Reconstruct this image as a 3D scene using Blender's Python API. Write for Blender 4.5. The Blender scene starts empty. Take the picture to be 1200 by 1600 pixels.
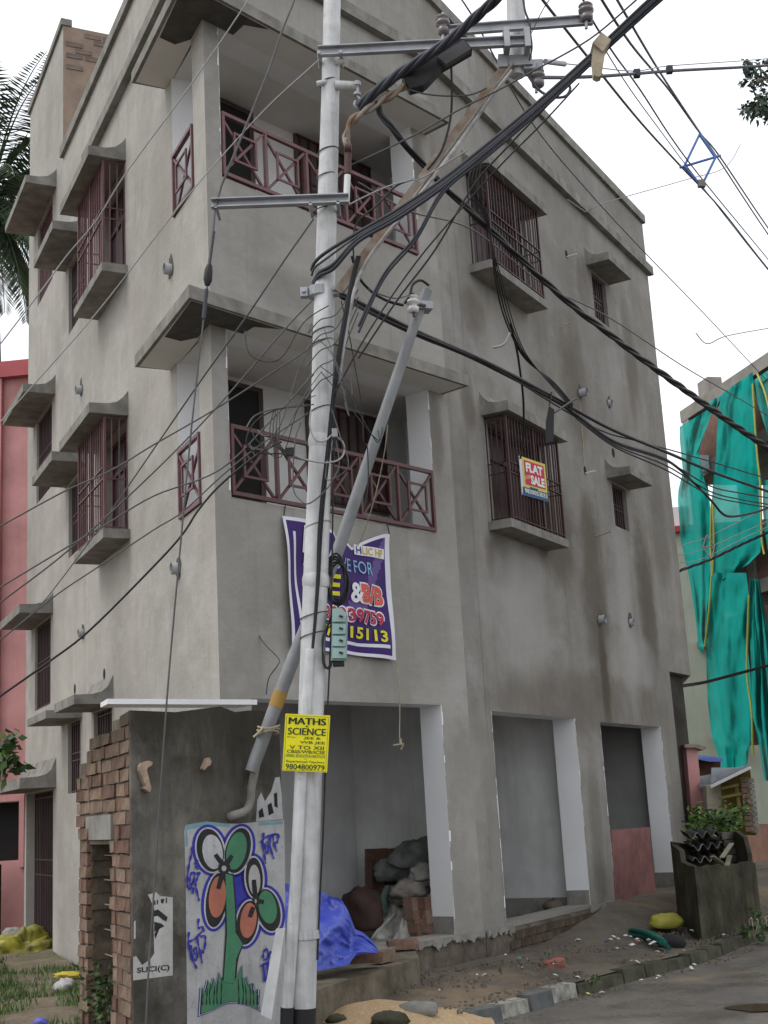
import bpy, math, random
import numpy as np
from mathutils import Vector, Matrix, noise
random.seed(7)
R = math.radians
scene = bpy.context.scene
COL = scene.collection

# ------------------------------------------------------------------ camera
F, PITCH, ROLL = 2031.16, R(13.0132), R(-3.18729)      # focal length in px of the 1200x1600 photograph
CAM = np.array([0, 0, 1.6])
FW = np.array([0, math.cos(PITCH), math.sin(PITCH)])
_u0 = np.cross([1, 0, 0], FW)
RT = math.cos(ROLL) * np.array([1, 0, 0]) + math.sin(ROLL) * _u0
UP = -math.sin(ROLL) * np.array([1, 0, 0]) + math.cos(ROLL) * _u0
cam = bpy.data.objects.new('camera', bpy.data.cameras.new('camera'))
COL.objects.link(cam)
cam.matrix_world = Matrix(((RT[0], UP[0], -FW[0], CAM[0]), (RT[1], UP[1], -FW[1], CAM[1]), (RT[2], UP[2], -FW[2], CAM[2]), (0, 0, 0, 1)))
cam.data.sensor_fit = 'VERTICAL'
cam.data.sensor_height = 36
cam.data.lens = F / 1600 * 36
cam.data.clip_start = 0.1
cam.data.clip_end = 2000
scene.camera = cam
# ------------------------------------------------------------------ light: bright overcast
SUN_EL, SUN_AZ = R(58), R(250)                          # azimuth clockwise from +Y
world = bpy.data.worlds.new('World'); scene.world = world; world.use_nodes = True
nt = world.node_tree; nt.nodes.clear()
sky = nt.nodes.new('ShaderNodeTexSky'); sky.sky_type = 'NISHITA'; sky.sun_disc = False
sky.sun_elevation = SUN_EL; sky.sun_rotation = SUN_AZ; sky.dust_density = 4; sky.air_density = 1.2
mixn = nt.nodes.new('ShaderNodeMix'); mixn.data_type = 'RGBA'; mixn.inputs[0].default_value = 0.93
mixn.inputs[7].default_value = (9.5, 9.75, 10.2, 1)     # the even white cloud deck
bg = nt.nodes.new('ShaderNodeBackground'); bg.inputs[1].default_value = 0.1
wo = nt.nodes.new('ShaderNodeOutputWorld')
nt.links.new(sky.outputs[0], mixn.inputs[6]); nt.links.new(mixn.outputs[2], bg.inputs[0]); nt.links.new(bg.outputs[0], wo.inputs[0])
sd = bpy.data.lights.new('sun', 'SUN'); sd.energy = 0.9; sd.angle = R(25); sd.color = (1, 0.96, 0.9)
sun = bpy.data.objects.new('sun', sd); COL.objects.link(sun)
_sd = Vector((math.sin(SUN_AZ) * math.cos(SUN_EL), math.cos(SUN_AZ) * math.cos(SUN_EL), math.sin(SUN_EL)))
sun.rotation_euler = _sd.to_track_quat('Z', 'Y').to_euler(); sun.location = (-8, 0, 30)
vs = scene.view_settings
vs.view_transform = 'Standard'; vs.look = 'None'; vs.exposure = 0.5; vs.gamma = 1; vs.use_curve_mapping = False

# ------------------------------------------------------------------ placing
def ray(x, y): return RT * (x - 600) / F + UP * (800 - y) / F + FW
def at(x, y, Y):
    d = ray(x, y); return CAM + d * (Y / d[1])
def on_z(x, y, z):
    d = ray(x, y); return CAM + d * ((z - 1.6) / d[2])
def d2(a): return np.array([math.cos(R(a)), math.sin(R(a)), 0])
class Fr:                                               # a wall: s along it, n outwards, z up
    def __init__(s, o, d, n): s.o, s.d, s.n = np.array(o, float), d, n
    def __call__(s, a, n, z): return s.o + s.d * a + s.n * n + np.array([0, 0, z])
    def hit(s, x, y, off=0):
        r = ray(x, y); p0 = s.o + s.n * off
        t = ((p0 - CAM) @ s.n) / (r @ s.n); return CAM + r * t
    def uv(s, x, y, off=0):
        p = s.hit(x, y, off); return (p - s.o) @ s.d, p[2]
LD, D1, D2 = d2(115.7025), d2(47.8887), d2(60.0565)
N1 = np.array([D1[1], -D1[0], 0]); N2 = np.array([D2[1], -D2[0], 0]); NL = np.array([-LD[1], LD[0], 0])
P0 = np.array([-1.42072, 10.65571, 0]); SB = 3.2; PB = P0 + D1 * SB
W1, W2, WL = Fr(P0, D1, N1), Fr(PB, D2, N2), Fr(P0, LD, NL)

# ------------------------------------------------------------------ mesh builder
class MB:
    def __init__(s): s.v, s.f, s.m, s.sm = [], [], [], []
    def add(s, vs, fs, m=0, smooth=False):
        k = len(s.v); s.v += [tuple(map(float, p)) for p in vs]
        for f in fs: s.f.append([i + k for i in f]); s.m.append(m); s.sm.append(smooth)
        return s
    def poly(s, pts, m=0): return s.add(pts, [list(range(len(pts)))], m)
    def hexa(s, p, m=0): return s.add(p, [(0, 3, 2, 1), (4, 5, 6, 7), (0, 1, 5, 4), (1, 2, 6, 5), (2, 3, 7, 6), (3, 0, 4, 7)], m)
    def box(s, fr, a0, a1, n0, n1, z0, z1, m=0):
        return s.hexa([fr(a0, n0, z0), fr(a1, n0, z0), fr(a1, n1, z0), fr(a0, n1, z0), fr(a0, n0, z1), fr(a1, n0, z1), fr(a1, n1, z1), fr(a0, n1, z1)], m)
    def aab(s, c, h, rot=0, m=0):
        c = np.array(c, float); X = np.array([math.cos(rot), math.sin(rot), 0]) * h[0]; Y = np.array([-math.sin(rot), math.cos(rot), 0]) * h[1]; Z = np.array([0, 0, h[2]])
        return s.hexa([c - X - Y - Z, c + X - Y - Z, c + X + Y - Z, c - X + Y - Z, c - X - Y + Z, c + X - Y + Z, c + X + Y + Z, c - X + Y + Z], m)
    def prism(s, pts, ext, m=0):
        n = len(pts); ext = np.array(ext, float); q = [np.array(p, float) + ext for p in pts]
        return s.add(list(pts) + q, [list(range(n))[::-1], list(range(n, 2 * n))] + [(i, (i + 1) % n, n + (i + 1) % n, n + i) for i in range(n)], m)
    def bar(s, p, q, w, w2=None, upv=(0, 0, 1), m=0):
        p, q = np.array(p, float), np.array(q, float); d = q - p; d /= np.linalg.norm(d)
        u = np.array(upv, float)
        if abs(d @ u) > .95: u = np.array([D1[0], D1[1], 0])
        a = np.cross(d, u); a /= np.linalg.norm(a); b = np.cross(a, d); a = a * w / 2; b = b * (w2 or w) / 2
        return s.hexa([p - a - b, p + a - b, p + a + b, p - a + b, q - a - b, q + a - b, q + a + b, q - a + b], m)
    def tube(s, path, r, seg=6, m=0, caps=True):
        P = [np.array(p, float) for p in path]; n = len(P)
        rr = r if hasattr(r, '__len__') else [r] * n
        vs, fs = [], []; prev = None
        for i in range(n):
            t = P[min(i + 1, n - 1)] - P[max(i - 1, 0)]; t /= (np.linalg.norm(t) + 1e-9)
            a = prev if prev is not None else np.cross(t, [0, 0, 1.] if abs(t[2]) < .9 else [1., 0, 0])
            a = a - t * (a @ t); a /= (np.linalg.norm(a) + 1e-9); prev = a; b = np.cross(t, a)
            for k in range(seg):
                g = 2 * math.pi * k / seg; vs.append(P[i] + (a * math.cos(g) + b * math.sin(g)) * rr[i])
        for i in range(n - 1):
            for k in range(seg):
                k2 = (k + 1) % seg; fs.append((i * seg + k, i * seg + k2, (i + 1) * seg + k2, (i + 1) * seg + k))
        s.add(vs, fs, m, True)
        if caps: s.add(vs[:seg], [list(range(seg))[::-1]], m); s.add(vs[-seg:], [list(range(seg))], m)
        return s
    def disc_tube(s, p, q, r, seg=14, m=0): return s.tube([p, q], r, seg, m)
    def build(s, name, mats, parent=None, **props):
        me = bpy.data.meshes.new(name); me.from_pydata(s.v, [], s.f)
        for k in (mats if isinstance(mats, (list, tuple)) else [mats]): me.materials.append(k)
        me.polygons.foreach_set('material_index', s.m); me.polygons.foreach_set('use_smooth', s.sm); me.update()
        return link(name, me, parent, **props)
def link(name, me, parent=None, **props):
    o = bpy.data.objects.new(name, me); COL.objects.link(o)
    if parent is not None:
        o.parent = parent
        if parent.type == 'EMPTY': o.matrix_parent_inverse = Matrix.Translation(-parent.location)
    for k, v in props.items(): o[k] = v
    return o
def thing(name, label, cat, loc, group=None):
    o = bpy.data.objects.new(name, None); COL.objects.link(o); o.location = Vector([float(c) for c in loc]); o.empty_display_size = .2
    o['label'] = label; o['category'] = cat
    if group: o['group'] = group
    return o
def spline(pts, k=6):
    P = [np.array(p, float) for p in pts]
    if len(P) < 3: return [P[0] + (P[-1] - P[0]) * i / k for i in range(k + 1)]
    out = []
    for i in range(len(P) - 1):
        p0, p1, p2, p3 = P[max(i - 1, 0)], P[i], P[i + 1], P[min(i + 2, len(P) - 1)]
        for j in range(k):
            t = j / k
            out.append(.5 * (2 * p1 + (p2 - p0) * t + (2 * p0 - 5 * p1 + 4 * p2 - p3) * t * t + (3 * p1 - p0 - 3 * p2 + p3) * t ** 3))
    return out + [P[-1]]

# ------------------------------------------------------------------ materials
def base(name):
    m = bpy.data.materials.new(name); m.use_nodes = True; t = m.node_tree
    return m, t, t.nodes['Principled BSDF']
def nd(t, typ, **kw):
    n = t.nodes.new('ShaderNode' + typ)
    for k, v in kw.items():
        if k[0] == 'i' and k[1:].isdigit(): n.inputs[int(k[1:])].default_value = v
        else: setattr(n, k, v)
    return n
def coords(t, scale=(1, 1, 1), rotz=0):
    tc = nd(t, 'TexCoord'); mp = nd(t, 'Mapping'); mp.inputs['Scale'].default_value = scale; mp.inputs['Rotation'].default_value = (0, 0, rotz)
    t.links.new(tc.outputs['Object'], mp.inputs[0]); return mp.outputs[0]
def noi(t, vec, sc, det=5, rough=.6):
    n = nd(t, 'TexNoise'); n.inputs['Scale'].default_value = sc; n.inputs['Detail'].default_value = det; n.inputs['Roughness'].default_value = rough
    t.links.new(vec, n.inputs['Vector']); return n.outputs['Fac']
def ramp(t, fac, a, b, ca=(0, 0, 0, 1), cb=(1, 1, 1, 1)):
    r = nd(t, 'ValToRGB'); e = r.color_ramp.elements; e[0].position, e[1].position = a, b; e[0].color, e[1].color = ca, cb
    t.links.new(fac, r.inputs[0]); return r.outputs[0]
def mixc(t, fac, a, b, mode='MIX'):
    m = nd(t, 'Mix', data_type='RGBA', blend_type=mode)
    for s_, v in ((0, fac), (6, a), (7, b)):
        if hasattr(v, 'links') or hasattr(v, 'is_linked'): t.links.new(v, m.inputs[s_])
        else: m.inputs[s_].default_value = v if s_ == 0 else (*v[:3], 1)
    return m.outputs[2]
def mth(t, op, a, b=0.0, c=None):
    m = nd(t, 'Math', operation=op)
    for i, v in enumerate((a, b) if c is None else (a, b, c)):
        if hasattr(v, 'is_linked'): t.links.new(v, m.inputs[i])
        else: m.inputs[i].default_value = v
    return m.outputs[0]
def bump(t, b, h, strength=.3, dist=.01):
    n = nd(t, 'Bump'); n.inputs['Strength'].default_value = strength; n.inputs['Distance'].default_value = dist
    t.links.new(h, n.inputs['Height']); t.links.new(n.outputs[0], b.inputs['Normal'])
def M(name, c, rough=.8, var=.15, sc=3, c2=None, bmp=.15, bsc=60, metal=0, spec=.3, streak=0, rnd=0):
    m, t, b = base(name); v = coords(t)
    n = noi(t, v, sc)
    dark = c2 or tuple(k * (1 - var * 2) for k in c)
    col = mixc(t, ramp(t, n, .3, .72), dark, tuple(min(1, k * (1 + var * .5)) for k in c))
    if streak:
        sv = coords(t, (7, 7, .5)); col = mixc(t, mth(t, 'MULTIPLY', ramp(t, noi(t, sv, 1.3), .45, .75), streak), col, tuple(k * .35 for k in c))
    if rnd:
        oi = nd(t, 'ObjectInfo'); k = ramp(t, oi.outputs['Random'], 0, 1, (1 - rnd, 1 - rnd, 1 - rnd, 1), (1 + rnd * .6,) * 3 + (1,))
        col = mixc(t, 1.0, col, k, 'MULTIPLY')
    t.links.new(col, b.inputs['Base Color'])
    rr_ = mth(t, 'MULTIPLY_ADD', noi(t, v, sc * 3), .25, rough - .12); t.links.new(rr_, b.inputs['Roughness'])
    b.inputs['Metallic'].default_value = metal; b.inputs['Specular IOR Level'].default_value = spec
    if bmp: bump(t, b, noi(t, v, bsc, 4), bmp, .01)
    return m
def plaster(name, c, rotz, stains_and_shade=(), blot=.5, streak=.5, light=()):
    """cement render: mottling, trowel marks, rain streaks, and damp stains (painted sill shade among them) with a place of their own (u0, z0, half width, half height, strength)"""
    m, t, b = base(name); v = coords(t, (1, 1, 1), rotz)
    lo = tuple(k * .58 for k in c); hi = tuple(k * 1.16 for k in c)
    warm = (c[0] * .80, c[1] * .72, c[2] * .62)
    col = mixc(t, ramp(t, noi(t, v, .75, 7, .62), .33, .68), tuple(k * .8 for k in c), hi)
    col = mixc(t, mth(t, 'MULTIPLY', ramp(t, noi(t, v, 1.7, 8, .7), .47, .72), blot), col, lo)
    sv = coords(t, (3.2, 3.2, .28), rotz)
    col = mixc(t, mth(t, 'MULTIPLY', ramp(t, noi(t, sv, 1.1, 5), .48, .76), streak), col, warm)
    sv2 = coords(t, (9, 9, .5), rotz)
    col = mixc(t, mth(t, 'MULTIPLY', ramp(t, noi(t, sv2, 1.0, 4), .55, .8), streak * .5), col, lo)
    col = mixc(t, mth(t, 'MULTIPLY', ramp(t, noi(t, v, 24, 6, .75), .45, .75), .22), col, hi)
    pale = (c[0] * 1.22, c[1] * 1.25, c[2] * 1.32)
    col = mixc(t, mth(t, 'MULTIPLY', ramp(t, noi(t, coords(t, (1, 1, 1.5), rotz), 1.15, 7, .66), .50, .66), .55), col, pale)
    col = mixc(t, mth(t, 'MULTIPLY', ramp(t, noi(t, coords(t, (1, 1, .7), rotz + .3), .55, 9, .6), .505, .535), .16 + .14 * blot), col, lo)
    col = mixc(t, mth(t, 'MULTIPLY', ramp(t, noi(t, coords(t, (13, 13, .33), rotz), 1.0, 5, .55), .60, .70), streak * .5), col, tuple(k * .45 for k in c))
    tr = noi(t, coords(t, (2.2, 2.2, 7), rotz), 1.6, 8, .72); col = mixc(t, mth(t, 'MULTIPLY', ramp(t, tr, .5, .75), .18), col, tuple(k * .7 for k in c))
    col = mixc(t, mth(t, 'MULTIPLY', ramp(t, noi(t, v, 7, 8, .8), .60, .72), .25), col, tuple(k * .55 for k in c))
    sx = nd(t, 'SeparateXYZ'); t.links.new(v, sx.inputs[0])
    wob = mth(t, 'MULTIPLY_ADD', noi(t, v, 1.6, 6, .65), 1.5, -.75)
    for lst, tgt in ((stains_and_shade, (c[0] * .33, c[1] * .285, c[2] * .23)), (light, (c[0] * 1.32, c[1] * 1.36, c[2] * 1.45))):
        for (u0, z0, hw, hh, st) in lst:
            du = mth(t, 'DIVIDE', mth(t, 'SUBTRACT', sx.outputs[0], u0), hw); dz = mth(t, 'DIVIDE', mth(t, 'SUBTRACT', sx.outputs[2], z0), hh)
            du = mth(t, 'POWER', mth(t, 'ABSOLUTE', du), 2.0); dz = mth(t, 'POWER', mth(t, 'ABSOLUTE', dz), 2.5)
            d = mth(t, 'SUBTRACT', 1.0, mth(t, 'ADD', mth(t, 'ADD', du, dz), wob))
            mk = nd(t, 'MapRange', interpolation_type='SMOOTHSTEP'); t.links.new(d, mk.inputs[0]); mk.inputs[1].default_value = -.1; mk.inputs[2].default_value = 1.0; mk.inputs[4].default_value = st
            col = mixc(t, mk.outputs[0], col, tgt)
    t.links.new(col, b.inputs['Base Color'])
    t.links.new(mth(t, 'MULTIPLY_ADD', noi(t, v, 2.5), .3, .68), b.inputs['Roughness']); b.inputs['Specular IOR Level'].default_value = .25
    h = mth(t, 'ADD', mth(t, 'ADD', mth(t, 'MULTIPLY', noi(t, v, 6, 5), .8), mth(t, 'MULTIPLY', tr, .7)), mth(t, 'MULTIPLY', noi(t, v, 110, 3), .25))
    bump(t, b, h, .5, .016)
    return m
def flat(name, c, rough=.6, spec=.3, metal=0):
    return M(name, c, rough, .06, 8, None, .05, 40, metal, spec)
def loc2(fr, s): return (np.array(fr.o) @ fr.d) + s     # wall coordinate -> rotated world coordinate
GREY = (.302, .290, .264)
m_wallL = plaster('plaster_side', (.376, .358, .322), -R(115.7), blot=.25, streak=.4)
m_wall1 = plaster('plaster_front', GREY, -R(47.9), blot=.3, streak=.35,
                  stains_and_shade=[(loc2(W1, 2.98), 5.35, .14, .5, .6), (loc2(W1, 1.3), 6.4, .9, .3, .35), (loc2(W1, 3.0), 8.3, .14, .5, .7), (loc2(W1, 2.6), 3.2, .5, .6, .2)])
u = lambda s: loc2(W2, s)
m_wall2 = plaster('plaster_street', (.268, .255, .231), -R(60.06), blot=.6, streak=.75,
                  stains_and_shade=[(u(3.85), 3.05, .17, .85, 1.0), (u(3.75), 4.2, .55, 1.5, .75), (u(2.75), 4.75, .75, .75, .75), (u(3.7), 7.0, .6, 1.1, .65), (u(5.75), 4.4, .42, 1.3, .75), (u(.5), 5.9, .2, .4, .6), (u(1.0), 4.2, .4, .35, .7),  # damp stains, plus the shade beneath a window sill painted into the colour
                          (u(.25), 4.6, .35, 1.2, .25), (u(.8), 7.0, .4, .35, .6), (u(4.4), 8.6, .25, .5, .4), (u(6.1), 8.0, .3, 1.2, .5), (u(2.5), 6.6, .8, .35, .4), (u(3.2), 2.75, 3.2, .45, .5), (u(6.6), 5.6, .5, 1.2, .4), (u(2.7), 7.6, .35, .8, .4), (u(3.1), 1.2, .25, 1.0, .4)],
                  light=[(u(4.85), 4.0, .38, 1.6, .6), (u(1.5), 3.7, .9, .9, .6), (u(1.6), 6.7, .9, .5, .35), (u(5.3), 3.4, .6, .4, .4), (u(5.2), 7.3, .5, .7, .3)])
m_conc = M('cement_slab', (.27, .26, .235), .85, .22, 5, None, .3, 50, 0, .2, .25)
m_concd = M('raw_concrete', (.10, .097, .09), .9, .2, 6)
m_white = M('white_paint', (.78, .79, .80), .6, .04, 2, None, .08, 40)
m_whited = M('white_distemper', (.70, .70, .69), .7, .05, 2)
m_ceil = M('ceiling_paint', (.72, .71, .68), .7, .05, 2)
m_maroon = M('maroon_paint', (.095, .03, .03), .45, .15, 9, None, .05, 40, 0, .45)
m_mdark = M('maroon_paint_dark', (.058, .022, .022), .5, .15, 9, None, .05, 40, 0, .4)
m_maroonl = M('maroon_paint_dusty', (.15, .065, .07), .5, .15, 9, None, .05, 40, 0, .4)
m_shut = M('shutter_paint', (.075, .045, .047), .5, .15, 4)
m_dark = M('dark_void', (.02, .02, .02), .9, .1)
m_glass, _t, _b = base('window_glass'); _b.inputs['Base Color'].default_value = (.03, .035, .035, 1); _b.inputs['Roughness'].default_value = .12
m_pvc = M('grey_pvc', (.45, .46, .48), .45, .08, 5, None, 0)
m_brickm = [M('fired_brick_%s' % n, c, .9, .25, 14, None, .5, 90, 0, .15, 0, .28) for n, c in (('red', (.24, .145, .108)), ('tan', (.28, .195, .145)), ('brown', (.18, .105, .08)))]
for m_ in m_brickm:
    t_ = m_.node_tree; b_ = t_.nodes['Principled BSDF']; g_ = nd(t_, 'NewGeometry'); src = b_.inputs['Base Color'].links[0].from_socket
    k1 = ramp(t_, noi(t_, g_.outputs['Position'], 3.2, 7, .7), .42, .68); sx_ = nd(t_, 'SeparateXYZ'); t_.links.new(g_.outputs['Position'], sx_.inputs[0])
    k2 = nd(t_, 'MapRange'); t_.links.new(mth(t_, 'ADD', sx_.outputs[2], mth(t_, 'MULTIPLY', noi(t_, g_.outputs['Position'], 4, 5), .7)), k2.inputs[0]); k2.inputs[1].default_value = 2.15; k2.inputs[2].default_value = 2.6; k2.inputs[4].default_value = .85
    c_ = mixc(t_, mth(t_, 'MULTIPLY', k1, .55), src, (.10, .075, .055)); c_ = mixc(t_, k2.outputs[0], c_, (.05, .042, .026)); c_ = mixc(t_, mth(t_, 'MULTIPLY', ramp(t_, noi(t_, g_.outputs['Position'], 26, 5, .8), .56, .7), .35), c_, (.33, .27, .21)); t_.links.new(c_, b_.inputs['Base Color'])
m_mortar = M('lime_mortar', (.15, .125, .095), .95, .3, 9, None, .6, 40)
m_old = M('mouldy_render', (.145, .136, .118), .9, .3, 1.9, (.04, .035, .027), .6, 24, 0, .15, .8)
t_ = m_old.node_tree; b_ = t_.nodes['Principled BSDF']; src = b_.inputs['Base Color'].links[0].from_socket; v_ = coords(t_)
c_ = mixc(t_, mth(t_, 'MULTIPLY', ramp(t_, noi(t_, v_, 1.1, 8, .72), .48, .62), .8), src, (.035, .032, .024)); c_ = mixc(t_, mth(t_, 'MULTIPLY', ramp(t_, noi(t_, v_, 6, 7, .75), .56, .70), .6), c_, (.10, .08, .05))
c_ = mixc(t_, mth(t_, 'MULTIPLY', ramp(t_, noi(t_, coords(t_, (1.3, 1.3, .8)), 1.6, 7, .7), .5, .64), .6), c_, (.235, .22, .19))
s2_ = nd(t_, 'SeparateXYZ'); t_.links.new(v_, s2_.inputs[0]); m2_ = nd(t_, 'MapRange', interpolation_type='SMOOTHSTEP'); t_.links.new(mth(t_, 'ADD', s2_.outputs[2], mth(t_, 'MULTIPLY', noi(t_, coords(t_, (3, 3, .5)), 1.5, 7, .7), 1.1)), m2_.inputs[0]); m2_.inputs[1].default_value = 2.25; m2_.inputs[2].default_value = 2.8; m2_.inputs[4].default_value = .85
c_ = mixc(t_, m2_.outputs[0], c_, (.035, .031, .022)); t_.links.new(c_, b_.inputs['Base Color'])
m_moss = M('mossy_render', (.082, .078, .052), .95, .35, 3.2, (.022, .021, .015), .8, 24, 0, .15, .85)
m_pole = M('aluminium_paint', (.60, .61, .62), .5, .16, 5, (.40, .40, .39), .15, 50, .1, .4, .55)
t_ = m_pole.node_tree; b_ = t_.nodes['Principled BSDF']; src = b_.inputs['Base Color'].links[0].from_socket; v_ = coords(t_)
c_ = mixc(t_, mth(t_, 'MULTIPLY', ramp(t_, noi(t_, v_, 14, 7, .8), .60, .68), .45), src, (.22, .18, .14)); c_ = mixc(t_, mth(t_, 'MULTIPLY', ramp(t_, noi(t_, coords(t_, (20, 20, 1.2)), 1, 5), .56, .7), .3), c_, (.16, .15, .14)); t_.links.new(c_, b_.inputs['Base Color'])
m_galv = M('galvanised_steel', (.40, .41, .43), .5, .15, 6, None, .1, 60, .4, .4)
m_rust = M('rusty_steel', (.17, .10, .06), .85, .35, 9, (.33, .31, .28), .3, 60)
m_black = M('black_sheath', (.018, .018, .02), .5, .1, 5, None, 0)
m_blued = M('faded_black_sheath', (.045, .048, .062), .5, .15, 5, None, 0)
m_wire = M('grey_wire', (.09, .09, .092), .5, .15, 5, None, 0)
m_wirel = M('pale_wire', (.30, .30, .30), .5, .1, 5, None, 0)
m_porc = M('brown_glaze', (.16, .14, .14), .25, .15, 9, None, 0, 40, 0, .6)
m_porcw = M('white_glaze', (.62, .62, .60), .25, .1, 9, None, 0, 40, 0, .6)
m_tan = M('dry_tape', (.42, .36, .26), .9, .2, 9)

# ------------------------------------------------------------------ setting
def grid_surface(name, A, B, nu, nv, zf, mat, **props):
    """strip between two polylines A and B"""
    def rs(P, n):
        P = [np.array(p, float) for p in P]; L = np.cumsum([0] + [np.linalg.norm(P[i + 1] - P[i]) for i in range(len(P) - 1)])
        return [np.array([np.interp(k / n * L[-1], L, [p[c] for p in P]) for c in (0, 1)]) for k in range(n + 1)]
    a, b = rs(A, nu), rs(B, nu); mb = MB(); vs = []
    for i in range(nu + 1):
        for j in range(nv + 1):
            p = a[i] + (b[i] - a[i]) * j / nv; vs.append((p[0], p[1], zf(p[0], p[1], j / nv)))
    mb.add(vs, [(i * (nv + 1) + j, (i + 1) * (nv + 1) + j, (i + 1) * (nv + 1) + j + 1, i * (nv + 1) + j + 1) for i in range(nu) for j in range(nv)], 0, True)
    return mb.build(name, mat, None, **props)
def fn(x, y, s=1.0, o=0.0): return noise.noise(Vector((x * s + o, y * s - o, o)))
def soil_mat(name, c1, c2, c3=None, rough=.95, wet=False):
    m, t, b = base(name); v = coords(t)
    col = mixc(t, ramp(t, noi(t, v, 1.3, 8, .7), .38, .66), c1, c2)
    if c3: col = mixc(t, ramp(t, noi(t, v, .7, 6), .54, .66), col, c3)
    col = mixc(t, mth(t, 'MULTIPLY', ramp(t, noi(t, v, 30, 5, .8), .52, .7), .5), col, tuple(k * 1.7 for k in c2))
    col = mixc(t, mth(t, 'MULTIPLY', ramp(t, noi(t, v, 55, 4, .8), .55, .7), .5), col, tuple(k * .4 for k in c1))
    t.links.new(col, b.inputs['Base Color'])
    if wet: t.links.new(ramp(t, noi(t, v, .9, 6), .42, .6, (.16,) * 3 + (1,), (.75,) * 3 + (1,)), b.inputs['Roughness']); b.inputs['Specular IOR Level'].default_value = .5
    else: b.inputs['Roughness'].default_value = rough; b.inputs['Specular IOR Level'].default_value = .15
    bump(t, b, mth(t, 'ADD', noi(t, v, 12, 6, .7), noi(t, v, 70, 4, .8)), .6, .02)
    return m
m_ground = soil_mat('earth', (.09, .075, .055), (.13, .11, .085))
m_road = soil_mat('wet_asphalt', (.085, .076, .067), (.15, .132, .112), (.22, .165, .11), wet=True)
m_verge = soil_mat('muddy_verge', (.095, .08, .064), (.165, .142, .115), (.22, .165, .11))
m_yard = soil_mat('yard_soil', (.12, .10, .072), (.23, .19, .14), (.075, .10, .035))
m_sand = soil_mat('building_sand', (.34, .24, .14), (.45, .33, .20))
g = MB(); g.poly([(-300, -80, -.035), (300, -80, -.035), (300, 500, -.035), (-300, 500, -.035)]); g.build('ground', m_ground, None, kind='structure')
KERB = [(-1.15, 6.6), (-.6, 8.0), (-.2, 9.1), (.21, 10.05), (.47, 10.42), (.85, 10.92), (1.1, 11.33), (2.13, 12.68), (2.95, 13.69), (4.22, 15.95), (5.6, 18.4), (8.5, 23), (14, 31), (24, 44)]
ROADR = [(12, -6), (12, 2), (12, 6), (12, 9), (12.5, 10), (13, 11), (13, 12), (13.5, 13), (14, 14), (14.5, 16), (15.5, 18), (18, 22), (23, 29), (34, 40)]
grid_surface('road', [(-6, -8), (-3, 2)] + KERB, [(12, -12), (12, -9)] + ROADR, 60, 12, lambda x, y, t: 0.0 + .012 * fn(x, y, .5), m_road, kind='structure')
INNER = [(-1.45, 7.0), (-1.15, 8.3), (-1.1, 9.6), (-1.3, 11.0), (-.6, 11.9), (.0, 12.6), (.5, 13.4), (1.5, 15.2), (2.5, 17), (3.5, 18.8), (4.6, 20.5), (7.2, 25), (13, 33), (22, 47)]
grid_surface('verge', [tuple(np.array(k) + (-.02, .01)) for k in KERB], INNER, 150, 16,
             lambda x, y, t: .10 + .10 * min(1, t * 1.6) + .24 * max(0, min(1, (y - 13.6) / 2.4)) ** 1.5 * max(0, min(1, t * 1.9 - .12)) + .045 * fn(x, y, 1.6) * min(1, t * 6) + .02 * fn(x, y, 5) * min(1, t * 6), m_verge, kind='structure')
grid_surface('yard', [(-1.75, 6.5), (-1.85, 8.2), (-2.2, 9.2), (-2.5, 12), (-5.6, 20), (-6, 26)], [(-9, 6), (-9, 8), (-9, 10), (-10, 14), (-14, 20), (-16, 28)], 60, 40,
             lambda x, y, t: .14 + .07 * fn(x, y, .9) + .03 * fn(x, y, 3), m_yard, kind='structure')
# kerb stones
kerb = bpy.data.objects.new('kerb', None); COL.objects.link(kerb); kerb['kind'] = 'structure'
m_kb, m_kw, m_kg = M('kerb_black', (.05, .06, .065), .85, .3, 9, (.13, .13, .12)), M('kerb_white', (.34, .33, .29), .9, .35, 9, (.09, .085, .07)), M('kerb_moss', (.075, .075, .05), .95, .35, 6, (.03, .028, .02), .6, 30)
kp = spline([(*k, 0) for k in KERB[1:12]], 8); L = np.cumsum([0] + [np.linalg.norm(kp[i + 1] - kp[i]) for i in range(len(kp) - 1)])
def kpt(s): return np.array([np.interp(s, L, [p[c] for p in kp]) for c in range(3)])
s_, i_ = 0.0, 0
while s_ < 11.5:
    ln = .42 if s_ < 7 else 1.0
    a, b = kpt(s_ + .01), kpt(s_ + ln - .01); d = (b - a) / np.linalg.norm(b - a); n = np.array([d[1], -d[0], 0]); h = .125 + random.uniform(-.012, .008)
    if a[1] > 11.6: h = .11 + random.uniform(-.02, .01)
    j = random.uniform(-.012, .012); mb = MB(); o = n * j
    q = [a + o - n * .07, b + o - n * .07, b + o + n * .075, a + o + n * .075]
    z = lambda p, zz: (p[0], p[1], zz)
    mb.hexa([z(q[0], -.05), z(q[1], -.05), z(q[2], -.05), z(q[3], -.05), z(q[0], h), z(q[1], h - .006), z(q[2] - n * .02, h - .012), z(q[3] - n * .02, h)])
    mid = kpt(s_ + ln / 2)
    mt = m_kg if mid[1] > 11.55 else (m_kw if i_ % 2 else m_kb)
    mb.build('kerb_stone', mt, kerb); s_ += ln; i_ += 1

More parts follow.
